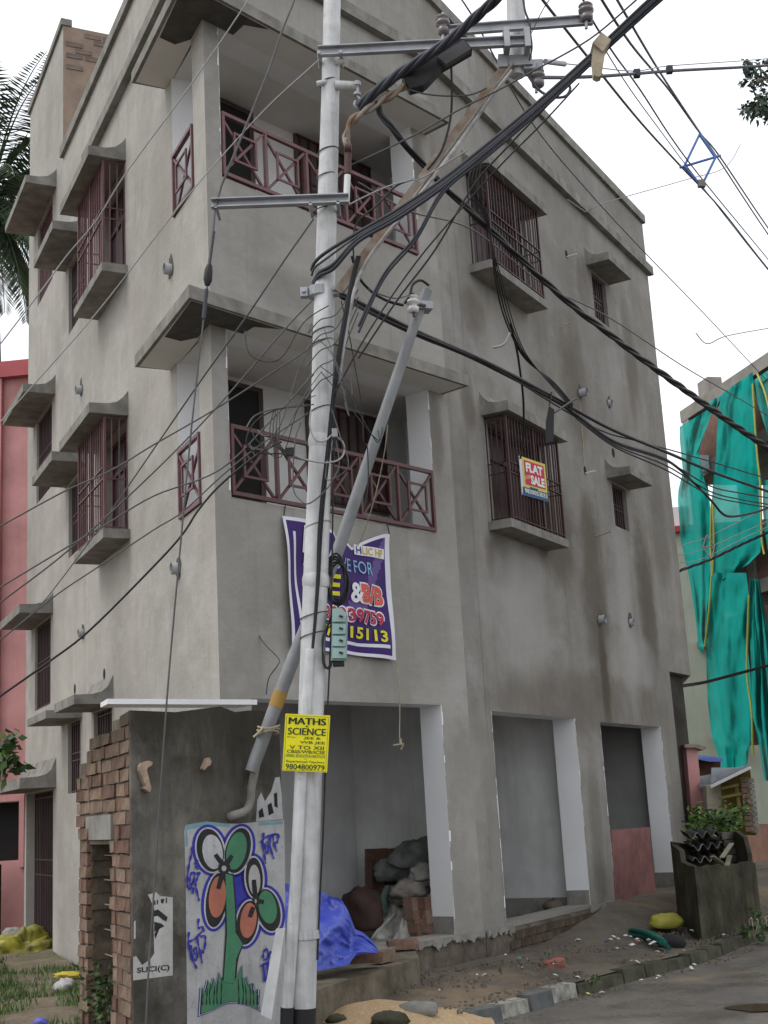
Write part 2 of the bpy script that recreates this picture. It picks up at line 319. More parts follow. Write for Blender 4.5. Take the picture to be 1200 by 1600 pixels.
# ------------------------------------------------------------------ apartment building
bld = thing('apartment_building', 'grey unpainted three storey corner apartment block with maroon grilles and balconies', 'building', (-.3, 14.5, .1))
def panel(mb, fr, s0, s1, z0, z1, holes, depth, mrev=0, dado=0):
    """wall face with real openings and reveals; holes = (s0,s1,z0,z1[,depth])"""
    S = sorted({s0, s1, *[h[i] for h in holes for i in (0, 1)]}); Z = sorted({z0, z1, *[h[i] for h in holes for i in (2, 3)]})
    S = [k for k in S if s0 <= k <= s1]; Z = [k for k in Z if z0 <= k <= z1]
    for i in range(len(S) - 1):
        for j in range(len(Z) - 1):
            cs, cz = (S[i] + S[i + 1]) / 2, (Z[j] + Z[j + 1]) / 2
            if any(h[0] < cs < h[1] and h[2] < cz < h[3] for h in holes): continue
            mb.poly([fr(S[i], 0, Z[j]), fr(S[i + 1], 0, Z[j]), fr(S[i + 1], 0, Z[j + 1]), fr(S[i], 0, Z[j + 1])])
    for h in holes:
        a, b, c, d = h[:4]; dp = h[4] if len(h) > 4 else depth; mr = h[5] if len(h) > 5 else mrev
        sides = [((a, c), (b, c)), ((b, c), (b, d)), ((b, d), (a, d)), ((a, d), (a, c))]
        for k_, (p, q) in enumerate(sides): mb.poly([fr(p[0], 0, p[1]), fr(q[0], 0, q[1]), fr(q[0], -dp, q[1]), fr(p[0], -dp, p[1])], mr if k_ else 0)
# front wall with the balconies (W1), street wall (W2), side wall (WL)
ZB = [(4.30, 5.83), (7.30, 8.82)]                      # balcony openings
mb = MB()
panel(mb, W1, .18, SB, .42, 10.62, [(.18, 2.885, *ZB[0], .30, 1), (.18, 2.885, *ZB[1], .30, 1), (.34, 2.78, .46, 2.59, .27, 1)], .3)
mb.poly([W1(0, 0, .42), W1(.18, 0, .42), W1(.18, 0, 10.62), W1(0, 0, 10.62)])
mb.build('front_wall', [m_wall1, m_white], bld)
wins2 = [(.95, 2.3, 4.62, 5.78), (.95, 2.3, 7.58, 8.72), (4.78, 5.32, 5.2, 5.80), (4.78, 5.32, 8.2, 8.88)]
mb = MB()
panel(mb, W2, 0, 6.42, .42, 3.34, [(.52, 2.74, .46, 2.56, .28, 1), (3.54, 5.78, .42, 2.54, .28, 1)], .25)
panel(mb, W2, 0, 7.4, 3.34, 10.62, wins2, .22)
mb.poly([W2(6.42, 0, 3.34), W2(7.4, 0, 3.34), W2(7.4, -1.2, 3.34), W2(6.42, -1.2, 3.34)])
mb.poly([W2(6.42, 0, .1), W2(6.42, -.9, .1), W2(6.42, -.9, 3.34), W2(6.42, 0, 3.34)])
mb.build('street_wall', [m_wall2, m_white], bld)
mb = MB(); mb.box(W2, 6.425, 7.36, -1.3, -.12, .05, 3.335); mb.build('recessed_wall', M('shaded_mould_render', (.075, .07, .06), .9, .3, 2, None, .4, 30, 0, .15, .5), bld)  # overhang shade and mould are both put into this dark colour
winsL = [(2.95, 4.15, 4.62, 5.87), (2.95, 4.15, 7.58, 8.85), (4.95, 5.92, 4.92, 5.85), (4.95, 5.92, 7.9, 8.85), (5.25, 5.95, 2.03, 2.87), (3.7, 4.55, 1.5, 2.87),
         (7.02, 8.12, 9.15, 10.4), (7.02, 8.12, 6.14, 7.36), (7.05, 8.15, 3.22, 4.38), (6.85, 8.72, .14, 2.12)]
mb = MB()
panel(mb, WL, .36, 6.3, .1, 10.72, [(.36, 1.04, *ZB[0], .25, 1), (.36, 1.04, *ZB[1], .25, 1)] + winsL[:6], .2)
panel(mb, WL, 6.3, 8.85, .1, 12.7, winsL[6:], .2)
mb.poly([WL(0, 0, .1), WL(.36, 0, .1), WL(.36, 0, 10.72), WL(0, 0, 10.72)])
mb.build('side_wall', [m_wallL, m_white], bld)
# stair tower above the roof: brick end face and back
tw = MB(); fr = Fr(WL(6.3, 0, 0), -NL, -LD)
tw.box(fr, 0.02, 2.6, -2.53, -.02, 10.72, 12.7); tw.build('stair_tower', m_wallL, bld)
m_bw = M('rough_brickwork', (.27, .20, .155), .95, .35, 4, (.20, .15, .12), .6, 30)
tb = MB(); tb.poly([fr(0.0, 0, 9.9), fr(2.6, 0, 9.9), fr(2.6, 0, 12.7), fr(0, 0, 12.7)]); tbw = tb.build('brick_end_wall', m_bw, bld)
bm0 = MB(); bm0.aab((0, 0, 0), (.115, .02, .034)); me_b = bm0.build('brick', M('weathered_brick', (.24, .19, .16), .95, .3, 5, None, .5, 60, 0, .1, .3, .12)); base_brick = me_b.data; bpy.data.objects.remove(me_b)
for r_ in range(9):
    for c_ in range(9):
        if random.random() < .5 + .05 * r_: continue
        o = link('brick', base_brick, tbw); o.location = Vector(fr(.16 + c_ * .262 + (r_ % 2) * .13, -.008, 12.6 - r_ * .09)); o.rotation_euler.z = math.atan2(-NL[1], -NL[0])
# roof, hidden back walls
_iA, _i0, _iB, _iE = WL(8.7, -.06, 0), WL(.25, -.06, 0), W1(SB - .02, -.06, 0), W2(7.3, -.06, 0)
A = WL(8.85, 0, 0); A2 = A - NL * 6; E_ = W2(7.4, 0, 0); E2 = E_ - N2 * 4
mb = MB(); z = lambda p, zz: (p[0], p[1], zz)
mb.poly([z(_i0, 9.8), z(_iB, 9.8), z(_iE, 9.8), z(E2, 9.8), z(A2, 9.8), z(_iA, 9.8)])
mb.poly([z(_i0, 3.36), z(_iB, 3.36), z(_iE, 3.36), z(E2, 3.36), z(A2, 3.36), z(_iA, 3.36)])
for p, q, t_ in ((E_, E2, 10.62), (E2, A2, 10.62), (A2, A, 12.7)): mb.poly([z(p, .0 if p is not E_ else 3.34), z(q, 0), z(q, t_), z(p, t_)])
mb.build('roof_slab', m_conc, bld)
# parapet coping and floor-level ledges
mb = MB()
def band(mb, z0, z1, off, tl, tr, back=.0):
    mb.box(W1, -off * .4, SB + .01, -back, off, z0, z1); mb.box(W2, -.004, tr, -back, off * 1.001, z0 + .001, z1 + .001); mb.box(WL, -off * .4, tl, -back, off * 1.002, z0 + .002, z1 + .002)
band(mb, 10.62, 10.76, .05, 6.29, 7.42, .12)
mb.build('coping', m_conc, bld)
mb = MB(); band(mb, 9.72, 9.86, .085, 4.76, 7.44); mb.build('cornice_ledge', m_conc, bld)
mb = MB(); mb.box(WL, 6.28, 8.88, -.12, .035, 12.7, 12.8); mb.build('tower_coping', m_conc, bld)
# balcony canopies
for (zb, zt) in ((5.83, 5.945), (8.82, 8.935)):
    mb = MB(); e = .345
    c = P0 + N1 * e; cl = P0 + NL * e
    # outer corner where both offset edges meet
    Mx = np.array([D1[:2], -LD[:2]]).T; k = np.linalg.solve(Mx, (cl - c)[:2]); oc = c + D1 * k[0]
    ring = [oc, W1(3.15, e, 0), W1(3.15, -.02, 0), W1(0.05, -.02, 0), WL(1.26, -.02, 0), WL(1.26, e, 0)]
    mb.prism([z(p, zb) for p in ring], (0, 0, zt - zb)); cn = mb.build('balcony_canopy', m_conc, bld)
    mb = MB(); off = .035
    r2 = [oc + (W1(3.15, 0, 0) - oc) * 0 + (P0 - oc) * .1, W1(3.10, e - off, 0), W1(3.10, -.018, 0), P0 + (oc - P0) * -.04, WL(1.24, -.018, 0), WL(1.22, e - off, 0)]
    mb.prism([z(p, zb - .004) for p in r2], (0, 0, .003)); mb.build('painted_soffit', m_ceil, cn)
    mb = MB()                                           # bare unpainted patch round the column head
    q0 = P0 + (oc - P0) * .9
    pts = [q0, W1(.55, e - .04, 0), W1(.33, .2, 0), W1(.36, .012, 0), P0 + (oc - P0) * .02, WL(.33, .012, 0), WL(.46, .13, 0), WL(.40, e - .05, 0)]
    mb.prism([z(p, zb - .008) for p in pts], (0, 0, .003)); mb.build('bare_patch', m_concd, cn)
# balcony rooms
for (z0, z1) in ZB:
    mb = MB(); d = -.965
    mb.poly([W1(.41, d, z0 - .75), W1(3.9, d, z0 - .75), W1(3.9, d, z1 + .02), W1(.41, d, z1 + .02)], 0)
    mb.poly([W1(3.6, d, z0 - .75), W1(3.6, -.3, z0 - .75), W1(3.6, -.3, z1 + .02), W1(3.6, d, z1 + .02)], 0)
    mb.poly([W1(3.6, d, z0 - .74), W1(.41, d, z0 - .74), W1(.06, -.05, z0 - .74), W1(3.1, -.05, z0 - .74)], 1)
    mb.poly([z(W1(3.7, d - .1, 0), z1 + .01), z(W1(3.7, -.3, 0), z1 + .01), z(W1(3.1, -.012, 0), z1 + .01), z(W1(0.02, -.012, 0), z1 + .01), z(WL(.05, -.012, 0), z1 + .01), z(WL(1.12, -.02, 0), z1 + .01)], 2)
    mb.poly([W1(.18, -.30, z0 - .74), W1(2.885, -.30, z0 - .74), W1(2.885, -.30, z0), W1(.18, -.30, z0)], 0)
    col = mb
    mb.build('balcony_room', [m_whited, m_conc, m_ceil], bld)
    mb = MB(); mb.prism([z(W1(.18, -.002, 0), z0), z(W1(.18, -.2, 0), z0), z(WL(.36, -.2, 0), z0), z(WL(.36, -.002, 0), z0)], (0, 0, z1 - z0)); mb.build('corner_column', m_wall1, bld)
    # grille door-window and dark door in the back wall
    mb = MB(); zt = z1 + .02 if z1 > 8 else 5.80
    w = mb; zb_ = z0 + .42
    w.box(W1, 2.05, 3.25, d + .002, d + .03, zb_, zt, 0); f_ = w.build('balcony_window', M('grey_shutter', (.115, .10, .095), .6, .15, 4), bld)
    w = MB()
    for k in range(9): w.box(W1, 2.1 + k * .135, 2.12 + k * .135, d + .045, d + .06, zb_ + .03, zt - .03)
    for zz in (zb_ + .02, zb_ + (zt - zb_) * .42, zb_ + (zt - zb_) * .5, zt - .04): w.box(W1, 2.06, 3.24, d + .034, d + .045, zz, zz + .025)
    w.build('window_bars', m_maroon, f_)
    w = MB(); w.box(W1, .92, 1.36, d + .002, d + .05, z0 - .74, zt - .08, 0); dr = w.build('balcony_door', m_dark, bld)
    w = MB()
    for a, b in ((.87, .92), (1.36, 1.42)): w.box(W1, a, b, d + .001, d + .065, z0 - .74, zt - .03)
    w.box(W1, .92, 1.36, d + .001, d + .065, zt - .08, zt - .03); w.build('door_frame', m_shut, dr)
# railings
def railing(fr, s0, s1, z0, z1, npan, off, mat):
    root = MB(); root.box(fr, s0, s1, off - .02, off + .02, z1 - .035, z1); rl = root.build('balcony_railing', mat, bld)
    root = MB(); root.box(fr, s0, s1, off - .02, off + .02, z0, z0 + .035); root.build('bottom_rail', mat, rl)
    w = (s1 - s0) / npan; b = .024
    for k in range(npan + 1):
        a = s0 + w * k; a0 = min(max(a - .014, s0), s1 - .028); m_ = MB(); m_.box(fr, a0, a0 + .03, off - .018, off + .018, z0 + .035, z1 - .035); m_.build('post', mat, rl)
    for k in range(npan):
        a, c = s0 + w * k + .014, s0 + w * (k + 1) - .014; lo, hi = z0 + .035, z1 - .035
        m_ = MB(); m_.bar(fr(a, off, lo), fr(c, off, hi), b, .02, fr.n); m_.build('diagonal_bar', mat, rl)
        m_ = MB(); m_.bar(fr(a, off - .021, hi), fr(c, off - .021, lo), b, .02, fr.n); m_.build('diagonal_bar', mat, rl)
        ia, ic, il, ih = a + (c - a) * .24, c - (c - a) * .24, lo + (hi - lo) * .24, hi - (hi - lo) * .24
        m_ = MB(); o2 = off + .0205
        m_.box(fr, ia - .011, ia + .011, o2 - .009, o2 + .009, il, ih); m_.box(fr, ic - .011, ic + .011, o2 - .009, o2 + .009, il, ih)
        m_.box(fr, ia + .011, ic - .011, o2 - .008, o2 + .008, il, il + .022); m_.box(fr, ia + .011, ic - .011, o2 - .008, o2 + .008, ih - .022, ih); m_.build('inner_frame', mat, rl)
    return rl
railing(W1, .19, 2.875, 4.32, 4.955, 5, .0, m_maroon); railing(WL, .375, 1.03, 4.31, 4.96, 1, .0, m_maroonl)
railing(W1, .19, 2.875, 7.32, 7.955, 5, .0, m_maroonl); railing(WL, .375, 1.03, 7.31, 7.96, 1, .0, m_maroonl)
# window shades with the swept top
def shade(fr, s0, s1, zb, e, th=.11, h=.3):
    prof = [(-.01, zb), (e, zb), (e, zb + th), (e * .55, zb + th + .005), (e * .3, zb + th + .03), (e * .14, zb + th + .085), (e * .05, zb + h * .8), (-.01, zb + h)]
    mb = MB(); mb.prism([fr(s0, n, zz) for n, zz in prof], fr.d * (s1 - s0))
    o = mb.build('window_shade', m_conc, bld); return o
def cage(fr, s0, s1, e, z0, z1, n, ns, mat):
    mb = MB(); w = .012
    for k in range(n + 1):
        a = s0 + (s1 - s0) * k / n; ww = .026 if k in (0, n) or k == n // 2 else w
        mb.box(fr, a - ww / 2, a + ww / 2, e - ww / 2, e + ww / 2, z0, z1)
    for k in range(ns):
        nn = e * k / ns
        for a in (s0, s1): mb.box(fr, a - w / 2, a + w / 2, nn, nn + w, z0, z1)
    for zz in (z0 + .03, z0 + (z1 - z0) * .44, z0 + (z1 - z0) * .54, z1 - .03):
        mb.box(fr, s0, s1, e - .006, e + .016, zz, zz + .012)
        for a in (s0, s1): mb.box(fr, a - .006, a + .008, 0, e, zz, zz + .012)
    return mb.build('window_grille', mat, bld)
def leaves(fr, s0, s1, z0, z1, rec, kind='shut'):
    """frame, half-open shutters and glass set back in the opening"""
    mb = MB(); w = .05
    for a, b in ((s0, s0 + w), (s1 - w, s1), ((s0 + s1) / 2 - w / 2, (s0 + s1) / 2 + w / 2)): mb.box(fr, a, b, -rec - .05, -rec, z0, z1)
    zz = z0 + (z1 - z0) * .68
    for a, b in ((z0, z0 + w), (z1 - w, z1), (zz, zz + w)): mb.box(fr, s0 + .001, s1 - .001, -rec - .045, -rec + .002, a, b)
    f_ = mb.build('window_frame', m_shut, bld); mb = MB()
    mb.poly([fr(s0, -rec - .025, z0), fr(s1, -rec - .025, z0), fr(s1, -rec - .025, z1), fr(s0, -rec - .025, z1)]); mb.build('pane', m_glass if kind == 'glass' else m_shut, f_)
def flush_grille(fr, s0, s1, z0, z1, n, rec, mat, back=m_dark):
    mb = MB()
    for k in range(n + 1):
        a = s0 + .02 + (s1 - s0 - .04) * k / n; mb.box(fr, a - .008, a + .008, -rec - .008, -rec + .008, z0, z1)
    for q in (.02, .45, .55, .96): mb.box(fr, s0, s1, -rec - .007, -rec + .009, z0 + (z1 - z0) * q, z0 + (z1 - z0) * q + .014)
    o = mb.build('window_grille', mat, bld); mb = MB()
    mb.poly([fr(s0, -rec - .1, z0), fr(s1, -rec - .1, z0), fr(s1, -rec - .1, z1), fr(s0, -rec - .1, z1)]); mb.build('pane', back, o)
def sill(fr, s0, s1, e, z0, z1):
    mb = MB(); mb.box(fr, s0, s1, -.01, e, z0, z1); return mb.build('window_sill', m_conc, bld)
for zs, zc in ((4.52, 5.87), (7.48, 8.85)):            # bay grilles of the side wall
    shade(WL, 2.86, 4.42, zc, .42); sill(WL, 2.83, 4.26, .285, zs, zs + .10); cage(WL, 2.92, 4.16, .245, zs + .10, zc, 12, 3, m_maroonl); leaves(WL, 2.95, 4.15, zs + .1, zc, .12)
    shade(WL, 4.86, 6.12, zc + .02, .42); flush_grille(WL, 4.95, 5.92, zs + (.4 if zs < 5 else .42), zc - .01, 10, .05, m_shut)
for zs, zc in ((4.50, 5.80), (7.48, 8.75)):            # bay grilles of the street wall
    shade(W2, .80, 2.46, zc, .335); sill(W2, .78, 2.36, .275, zs, zs + .095); cage(W2, .88, 2.30, .25, zs + .095, zc, 18, 4, m_mdark); leaves(W2, .95, 2.3, zs + .1, zc - .03, .1)
for zc in (5.83, 8.92):
    shade(W2, 4.6, 5.5, zc, .34); flush_grille(W2, 4.78, 5.32, zc - .63 if zc < 6 else zc - .72, zc - .03, 6, .06, m_shut)
shade(WL, 6.74, 8.45, 10.42, .43); flush_grille(WL, 7.02, 8.12, 9.15, 10.4, 10, .04, m_maroonl, m_shut)
shade(WL, 6.78, 8.40, 7.37, .43); flush_grille(WL, 7.02, 8.12, 6.14, 7.36, 10, .04, m_shut, m_shut)
shade(WL, 6.90, 8.45, 4.39, .43); flush_grille(WL, 7.05, 8.15, 3.22, 4.38, 10, .04, m_shut, m_shut)
shade(WL, 3.62, 4.66, 2.89, .42, .1, .33); flush_grille(WL, 3.7, 4.55, 1.5, 2.87, 7, .05, m_shut)
shade(WL, 5.15, 6.35, 2.875, .42, .09, .12); flush_grille(WL, 5.25, 5.95, 2.03, 2.87, 6, .05, m_shut)
shade(WL, 6.66, 8.95, 2.14, .45, .13, .4)
flush_grille(WL, 6.85, 8.72, .14, 2.12, 16, .12, m_shut)
bld.children[-1].name = 'entrance_gate'
# pipe stubs, holes left in the render
def stub(fr, s, zz, r, ln, tilt=0):
    mb = MB(); p, q = fr(s, -.03, zz), fr(s, ln, zz + tilt); mb.tube([p, q], r, 12, 0, False); mb.tube([p, q], r * .84, 12, 0, False)
    o = mb.build('drain_pipe', m_pvc, bld)
    mb = MB(); pts = []
    for k in range(11):
        g_ = 2 * math.pi * k / 11; rr_ = r * (1.55 + random.uniform(-.35, .5)) * (1.5 if .9 < g_ < 2.2 else 1)
        pts.append(fr(s + rr_ * math.cos(g_), .0035, zz + rr_ * math.sin(g_)))
    mb.poly(pts); mb.build('chipped_hole', m_concd, o)
for s, zz, r, ln in ((3.9, 6.85, .055, .10), (4.98, 6.98, .05, .05), (3.85, 3.83, .055, .08), (4.98, 3.9, .05, .05)): stub(W2, s, zz, r, ln)
for s, zz, r, ln in ((5.17, 6.9, .055, .07), (1.17, 6.83, .055, .07), (5.09, 3.86, .05, .06), (1.11, 3.87, .055, .07)): stub(WL, s, zz, r, ln)
def hole(fr, s, zz, r, name='wall_hole'):
    mb = MB(); mb.poly([fr(s + r * .8 * math.cos(k * .628), .003, zz + r * math.sin(k * .628)) for k in range(10)]); mb.build(name, m_dark, bld)
for s, zz in ((4.96, 6.26),): hole(W2, s, zz, .07)
for s, zz in ((5.55, 3.25), (4.03, 3.25)): hole(WL, s, zz, .065)
for s, zz in ((3.87, 8.82), (3.82, 5.78)):
    hole(W2, s, zz, .06); mb = MB(); mb.tube([W2(s, -.02, zz - .04), W2(s + .02, .14, zz - .03)], .011, 8); mb.build('conduit_stub', m_whited, bld)
mb = MB(); mb.tube([W2(3.98, 0, 4.93), W2(4.02, .2, 4.97)], .012, 6); mb.tube([W2(3.4, 0, 7.62), W2(3.47, .12, 7.68)], .008, 6); mb.build('conduit_stub', m_tan, bld)
mb = MB(); mb.tube([W2(3.84, .004, 6.7), W2(3.83, .006, 6.2), W2(3.80, .005, 5.86)], .008, 5); mb.build('string', m_tan, bld)
pe = MB(); p = W2(7.38, -.25, 7.55); q = p + D2 * .38; pe.tube(spline([p, p + D2 * .25, q, q + np.array([.06, .05, .03]), q + np.array([.09, .08, .14])], 4), .055, 10); pe.tube([q + np.array([.085, .075, .10]), q + np.array([.095, .085, .16])], .066, 10); pe.build('waste_pipe', m_pvc, bld)
# shop rooms on the ground floor
mb = MB()
def room(fr, s0, s1, n, z0, z1, mw, dado):
    mb.poly([fr(s0, n, z0 + dado), fr(s1, n, z0 + dado), fr(s1, n, z1), fr(s0, n, z1)], 0)
    if dado: mb.poly([fr(s0, n + .004, z0), fr(s1, n + .004, z0), fr(s1, n + .004, z0 + dado), fr(s0, n + .004, z0 + dado)], 1)
    for s in (s0, s1): mb.poly([fr(s, n, z0), fr(s, -.27, z0), fr(s, -.27, z1), fr(s, n, z1)], 0)
    mb.poly([fr(s0, n, z0), fr(s1, n, z0), fr(s1, 0, z0), fr(s0, 0, z0)], 1); mb.poly([fr(s0, n, z1), fr(s1, n, z1), fr(s1, -.2, z1), fr(s0, -.2, z1)], 0)
    for a, b in ((s0, s0 + .001),): pass
n1_, sp_ = -1.85, 3.72
mb.poly([W1(.8, n1_, .45), W1(sp_, n1_, .45), W1(sp_, n1_, 2.95), W1(.8, n1_, 2.95)], 0); mb.poly([W1(sp_, n1_, .45), W1(sp_, -.85, .45), W1(sp_, -.85, 2.95), W1(sp_, n1_, 2.95)], 0)
mb.poly([W1(sp_, -.85, .45), W1(2.95, -.28, .45), W1(2.95, -.28, 2.95), W1(sp_, -.85, 2.95)], 0)
mb.poly([W1(.8, n1_, .45), W1(.16, -.27, .45), W1(.16, -.27, 2.95), W1(.8, n1_, 2.95)], 0)
mb.poly([W1(.8, n1_, .45), W1(sp_, n1_, .45), W1(sp_, -.85, .45), W1(2.95, -.02, .45), W1(.1, -.02, .45)], 1); mb.poly([W1(.8, n1_, 2.95), W1(sp_, n1_, 2.95), W1(sp_, -.85, 2.95), W1(2.95, -.2, 2.95), W1(.16, -.2, 2.95)], 0)
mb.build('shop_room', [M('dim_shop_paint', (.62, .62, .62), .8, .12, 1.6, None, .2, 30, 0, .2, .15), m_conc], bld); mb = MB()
room(W2, .62, 2.95, -2.6, .33, 2.9, 0, .20)
mb.poly([W2(2.945, -2.6, .33), W2(2.945, -.27, .33), W2(2.945, -.27, .53), W2(2.945, -2.6, .53)], 1)
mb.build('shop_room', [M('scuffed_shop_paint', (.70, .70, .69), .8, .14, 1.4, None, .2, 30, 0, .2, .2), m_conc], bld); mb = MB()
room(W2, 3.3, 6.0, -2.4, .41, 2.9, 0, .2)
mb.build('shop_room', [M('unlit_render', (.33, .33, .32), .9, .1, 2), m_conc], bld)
for fr, a, b in ((W1, 2.78, .27), (W2, 2.74, .28), (W2, 5.78, .28)):
    mb = MB(); mb.box(fr, a - .006, a - .002, -b, -.004, .43, .43 + .19); mb.build('bare_dado', m_conc, bld)
for fr, a, z0, z1, sg in ((W1, 2.885, *ZB[0], 1), (W1, 2.885, *ZB[1], 1), (W1, 2.78, .6, 2.59, 1), (W2, 2.74, .6, 2.56, 1), (W2, 5.78, .6, 2.54, 1), (W2, .52, .5, 2.56, -1), (W2, 3.54, .5, 2.54, -1), (W1, .18, *ZB[0], -1), (W1, .18, *ZB[1], -1)):
    mb = MB(); q = z0
    while q < z1:
        h_ = random.uniform(.03, .14); w_ = random.choice((.004, .006, .010, .018, .002)) * random.uniform(.6, 1.3)
        mb.poly([fr(a, .0025, q), fr(a + sg * w_, .0025, q), fr(a + sg * w_ * random.uniform(.5, 1.2), .0025, min(q + h_, z1)), fr(a, .0025, min(q + h_, z1))]); q += h_
    mb.build('paint_overrun', m_white, bld, kind='stuff')
def brick_mesh(l, w, h, seed, mat):  # noqa
    rnd = random.Random(seed); mb = MB(); j = lambda: rnd.uniform(-.004, .004); c = .006
    v = [(sx * l / 2 + j(), sy * w / 2 + j(), sz * h / 2 + j()) for sz in (-1, 1) for sx, sy in ((-1, -1), (1, -1), (1, 1), (-1, 1))]
    fr_ = [(sx * (l / 2 - c), w / 2 + .004 + j() * .5, sz * (h / 2 - c)) for sx, sz in ((-1, -1), (1, -1), (1, 1), (-1, 1))]
    v += fr_
    mb.add(v, [(0, 3, 2, 1), (4, 5, 6, 7), (0, 1, 5, 4), (1, 2, 6, 5), (3, 0, 4, 7), (3, 8, 9, 2), (2, 9, 10, 6), (6, 10, 11, 7), (7, 11, 8, 3), (8, 11, 10, 9)])
    o = mb.build('brick', mat); me = o.data; bpy.data.objects.remove(o); return me
# plinth
mb = MB(); mb.box(W1, .1, SB + .02, -.3, .02, .02, .42); mb.box(W2, .0, 5.95, -.3, .03, .02, .415)
pl = mb.build('plinth', M('rough_plinth', (.17, .145, .115), .95, .35, 5, (.05, .042, .035), .9, 22, 0, .15, .5), bld)
mb = MB()
for fr, s0, s1 in ((W1, 1.5, SB), (W2, 0, .62), (W2, 2.62, 3.6)):
    s = s0
    while s < s1 - .05:
        w = random.uniform(.02, .06); w = min(w, s1 - s); d_ = .05 + .05 * fn(s * 3, 0, 1, 9) + random.uniform(-.015, .02); t0 = .45
        mb.prism([fr(s, .035, t0), fr(s, .035, t0 - d_), fr(s + w, .035, t0 - d_ - random.uniform(-.03, .03)), fr(s + w, .035, t0)], fr.n * .022); s += w
mb.build('ragged_render_edge', m_conc, pl, kind='stuff')
m_pb = M('mossy_brick', (.15, .105, .075), .95, .35, 7, (.05, .045, .035), .8, 40, 0, .12, .3, .3)
BP = brick_mesh(.24, .05, .078, 77, m_pb); a2 = math.atan2(D2[1], D2[0]) + math.pi
for r_ in range(4):
    for c_ in range(9):
        sx_ = .62 + c_ * .252 + (r_ % 2) * .12
        if sx_ > 2.64: continue
        o = link('brick', BP, pl); o.location = Vector([float(k) for k in W2(sx_, .022 + random.uniform(-.006, .006), .09 + r_ * .087)]); o.rotation_euler = (random.uniform(-.02, .02), random.uniform(-.02, .02), a2 + random.uniform(-.02, .02))
mb = MB(); pp = [on_z(500, 1545, .4), on_z(655, 1497, .4)]; pp = [pp[0] + (pp[0] - pp[1]) * .3] + pp[1:]
ring = [pp[0], pp[1], W1(2.2, .0, 0), W1(.0, .0, 0), W1(-.3, .8, 0)]
mb.prism([z(p, .0) for p in ring], (0, 0, .4)); st = mb.build('entrance_step', M('old_cement_step', (.18, .155, .118), .95, .3, 4, (.07, .06, .042), .7, 30, 0, .15, .4), bld)

# ------------------------------------------------------------------ text as thin print
def text_geo(body, bold=0.0, shear=0.0):
    cu = bpy.data.curves.new('t', 'FONT'); cu.body = body; cu.offset = bold; cu.shear = shear; cu.resolution_u = 3
    o = bpy.data.objects.new('t', cu); COL.objects.link(o); bpy.context.view_layer.update()
    me = o.evaluated_get(bpy.context.evaluated_depsgraph_get()).to_mesh()
    v = [tuple(k.co)[:2] for k in me.vertices]; f = [list(p.vertices) for p in me.polygons]
    bpy.data.objects.remove(o); bpy.data.curves.remove(cu)
    v = np.array(v); v -= v.min(0); v /= v.max(0); return v, f
def quadmap(q):                                         # bilinear map of a quad TL, TR, BR, BL; (0,0) bottom left
    TL, TR, BR, BL = [np.array(p, float) for p in q]
    n = np.cross(BR - BL, TL - BL); n /= np.linalg.norm(n)
    if n @ (CAM - BL) < 0: n = -n
    return lambda a, b, off=0.0: (BL * (1 - a) + BR * a) * (1 - b) + (TL * (1 - a) + TR * a) * b + n * off
def put_text(mb, mp, body, x0, x1, y0, y1, off, m, bold=.0, shear=0.0, rot=0.0, warp=None):
    v, f = text_geo(body, bold, shear); pts = []
    for a, b in v:
        aa, bb = x0 + (x1 - x0) * a, y0 + (y1 - y0) * b + rot * (a - .5)
        pts.append(mp(aa, bb, off + (warp(aa, bb) if warp else 0)))
    mb.add(pts, f, m)
def rect(mb, mp, x0, x1, y0, y1, off, m, warp=None, n=1):
    for i in range(n):
        a, b = x0 + (x1 - x0) * i / n, x0 + (x1 - x0) * (i + 1) / n
        mb.poly([mp(p, q_, off + (warp(p, q_) if warp else 0)) for p, q_ in ((a, y0), (b, y0), (b, y1), (a, y1))], m)

# ------------------------------------------------------------------ brick meter shed with the painted wall
SH0 = at(205, 1300, 8.0); SH0[2] = 0
SR, SL = Fr(SH0, D1, N1), Fr(SH0, LD, NL)
shed = thing('brick_meter_shed', 'low old brick shed with mouldy plastered front carrying a painted mural', 'shed', SH0)
mb = MB(); mb.prism([SR(0.004, .0, 0), SR(1.235, .0, 0), SR(1.235, .0, 2.30), SR(1.0, .0, 2.315), SR(.84, 0, 2.30), SR(.72, 0, 2.335), SR(.6, 0, 2.32), SR(.35, 0, 2.29), SR(.004, .0, 2.295)], -N1 * .02); mb.box(SR, .22, 1.235, -.14, -.02, 0, 2.29)
mb.build('plastered_wall', m_old, shed)
mb = MB(); mb.box(SL, 1.24, 1.48, -.12, -.012, 0, 2.05); mb.prism([SL(.03, -.012, 0), SL(.5, -.012, 0), SL(.5, -.12, 0), SL(.1, -.12, 0)], (0, 0, 2.27)); mb.box(SL, .48, 1.26, -.12, -.0125, 1.5, 2.12); mb.box(SL, .3, 1.5, -.36, -.27, 0, 1.7); mb.box(SL, .3, 1.5, -.27, -.125, 1.56, 1.64)
mb.build('brick_backing', m_mortar, shed)
mb = MB()
n_ = 14
for k in range(n_):                                     # rough plaster on the inner jamb
    z0, z1 = k * 1.5 / n_, (k + 1) * 1.5 / n_; mb.prism([SL(1.2 + random.uniform(-.015, .012), -.03, z0), SL(1.24, -.03, z0), SL(1.24, -.03, z1), SL(1.2 + random.uniform(-.015, .012), -.03, z1)], NL * -.22)
mb.build('jamb_render', m_mortar, shed)
BT = {(L_, i): brick_mesh(L_, .045, .073, i + 3 + int(L_ * 100), m_brickm[(0, 1, 2, 1, 0, 1)[i]]) for L_ in (.235, .11) for i in range(6)}
BM = {(L_, i): brick_mesh(L_, .11, .073, i + int(L_ * 100), m_brickm[i % 3]) for L_ in (.235, .11) for i in range(6)}
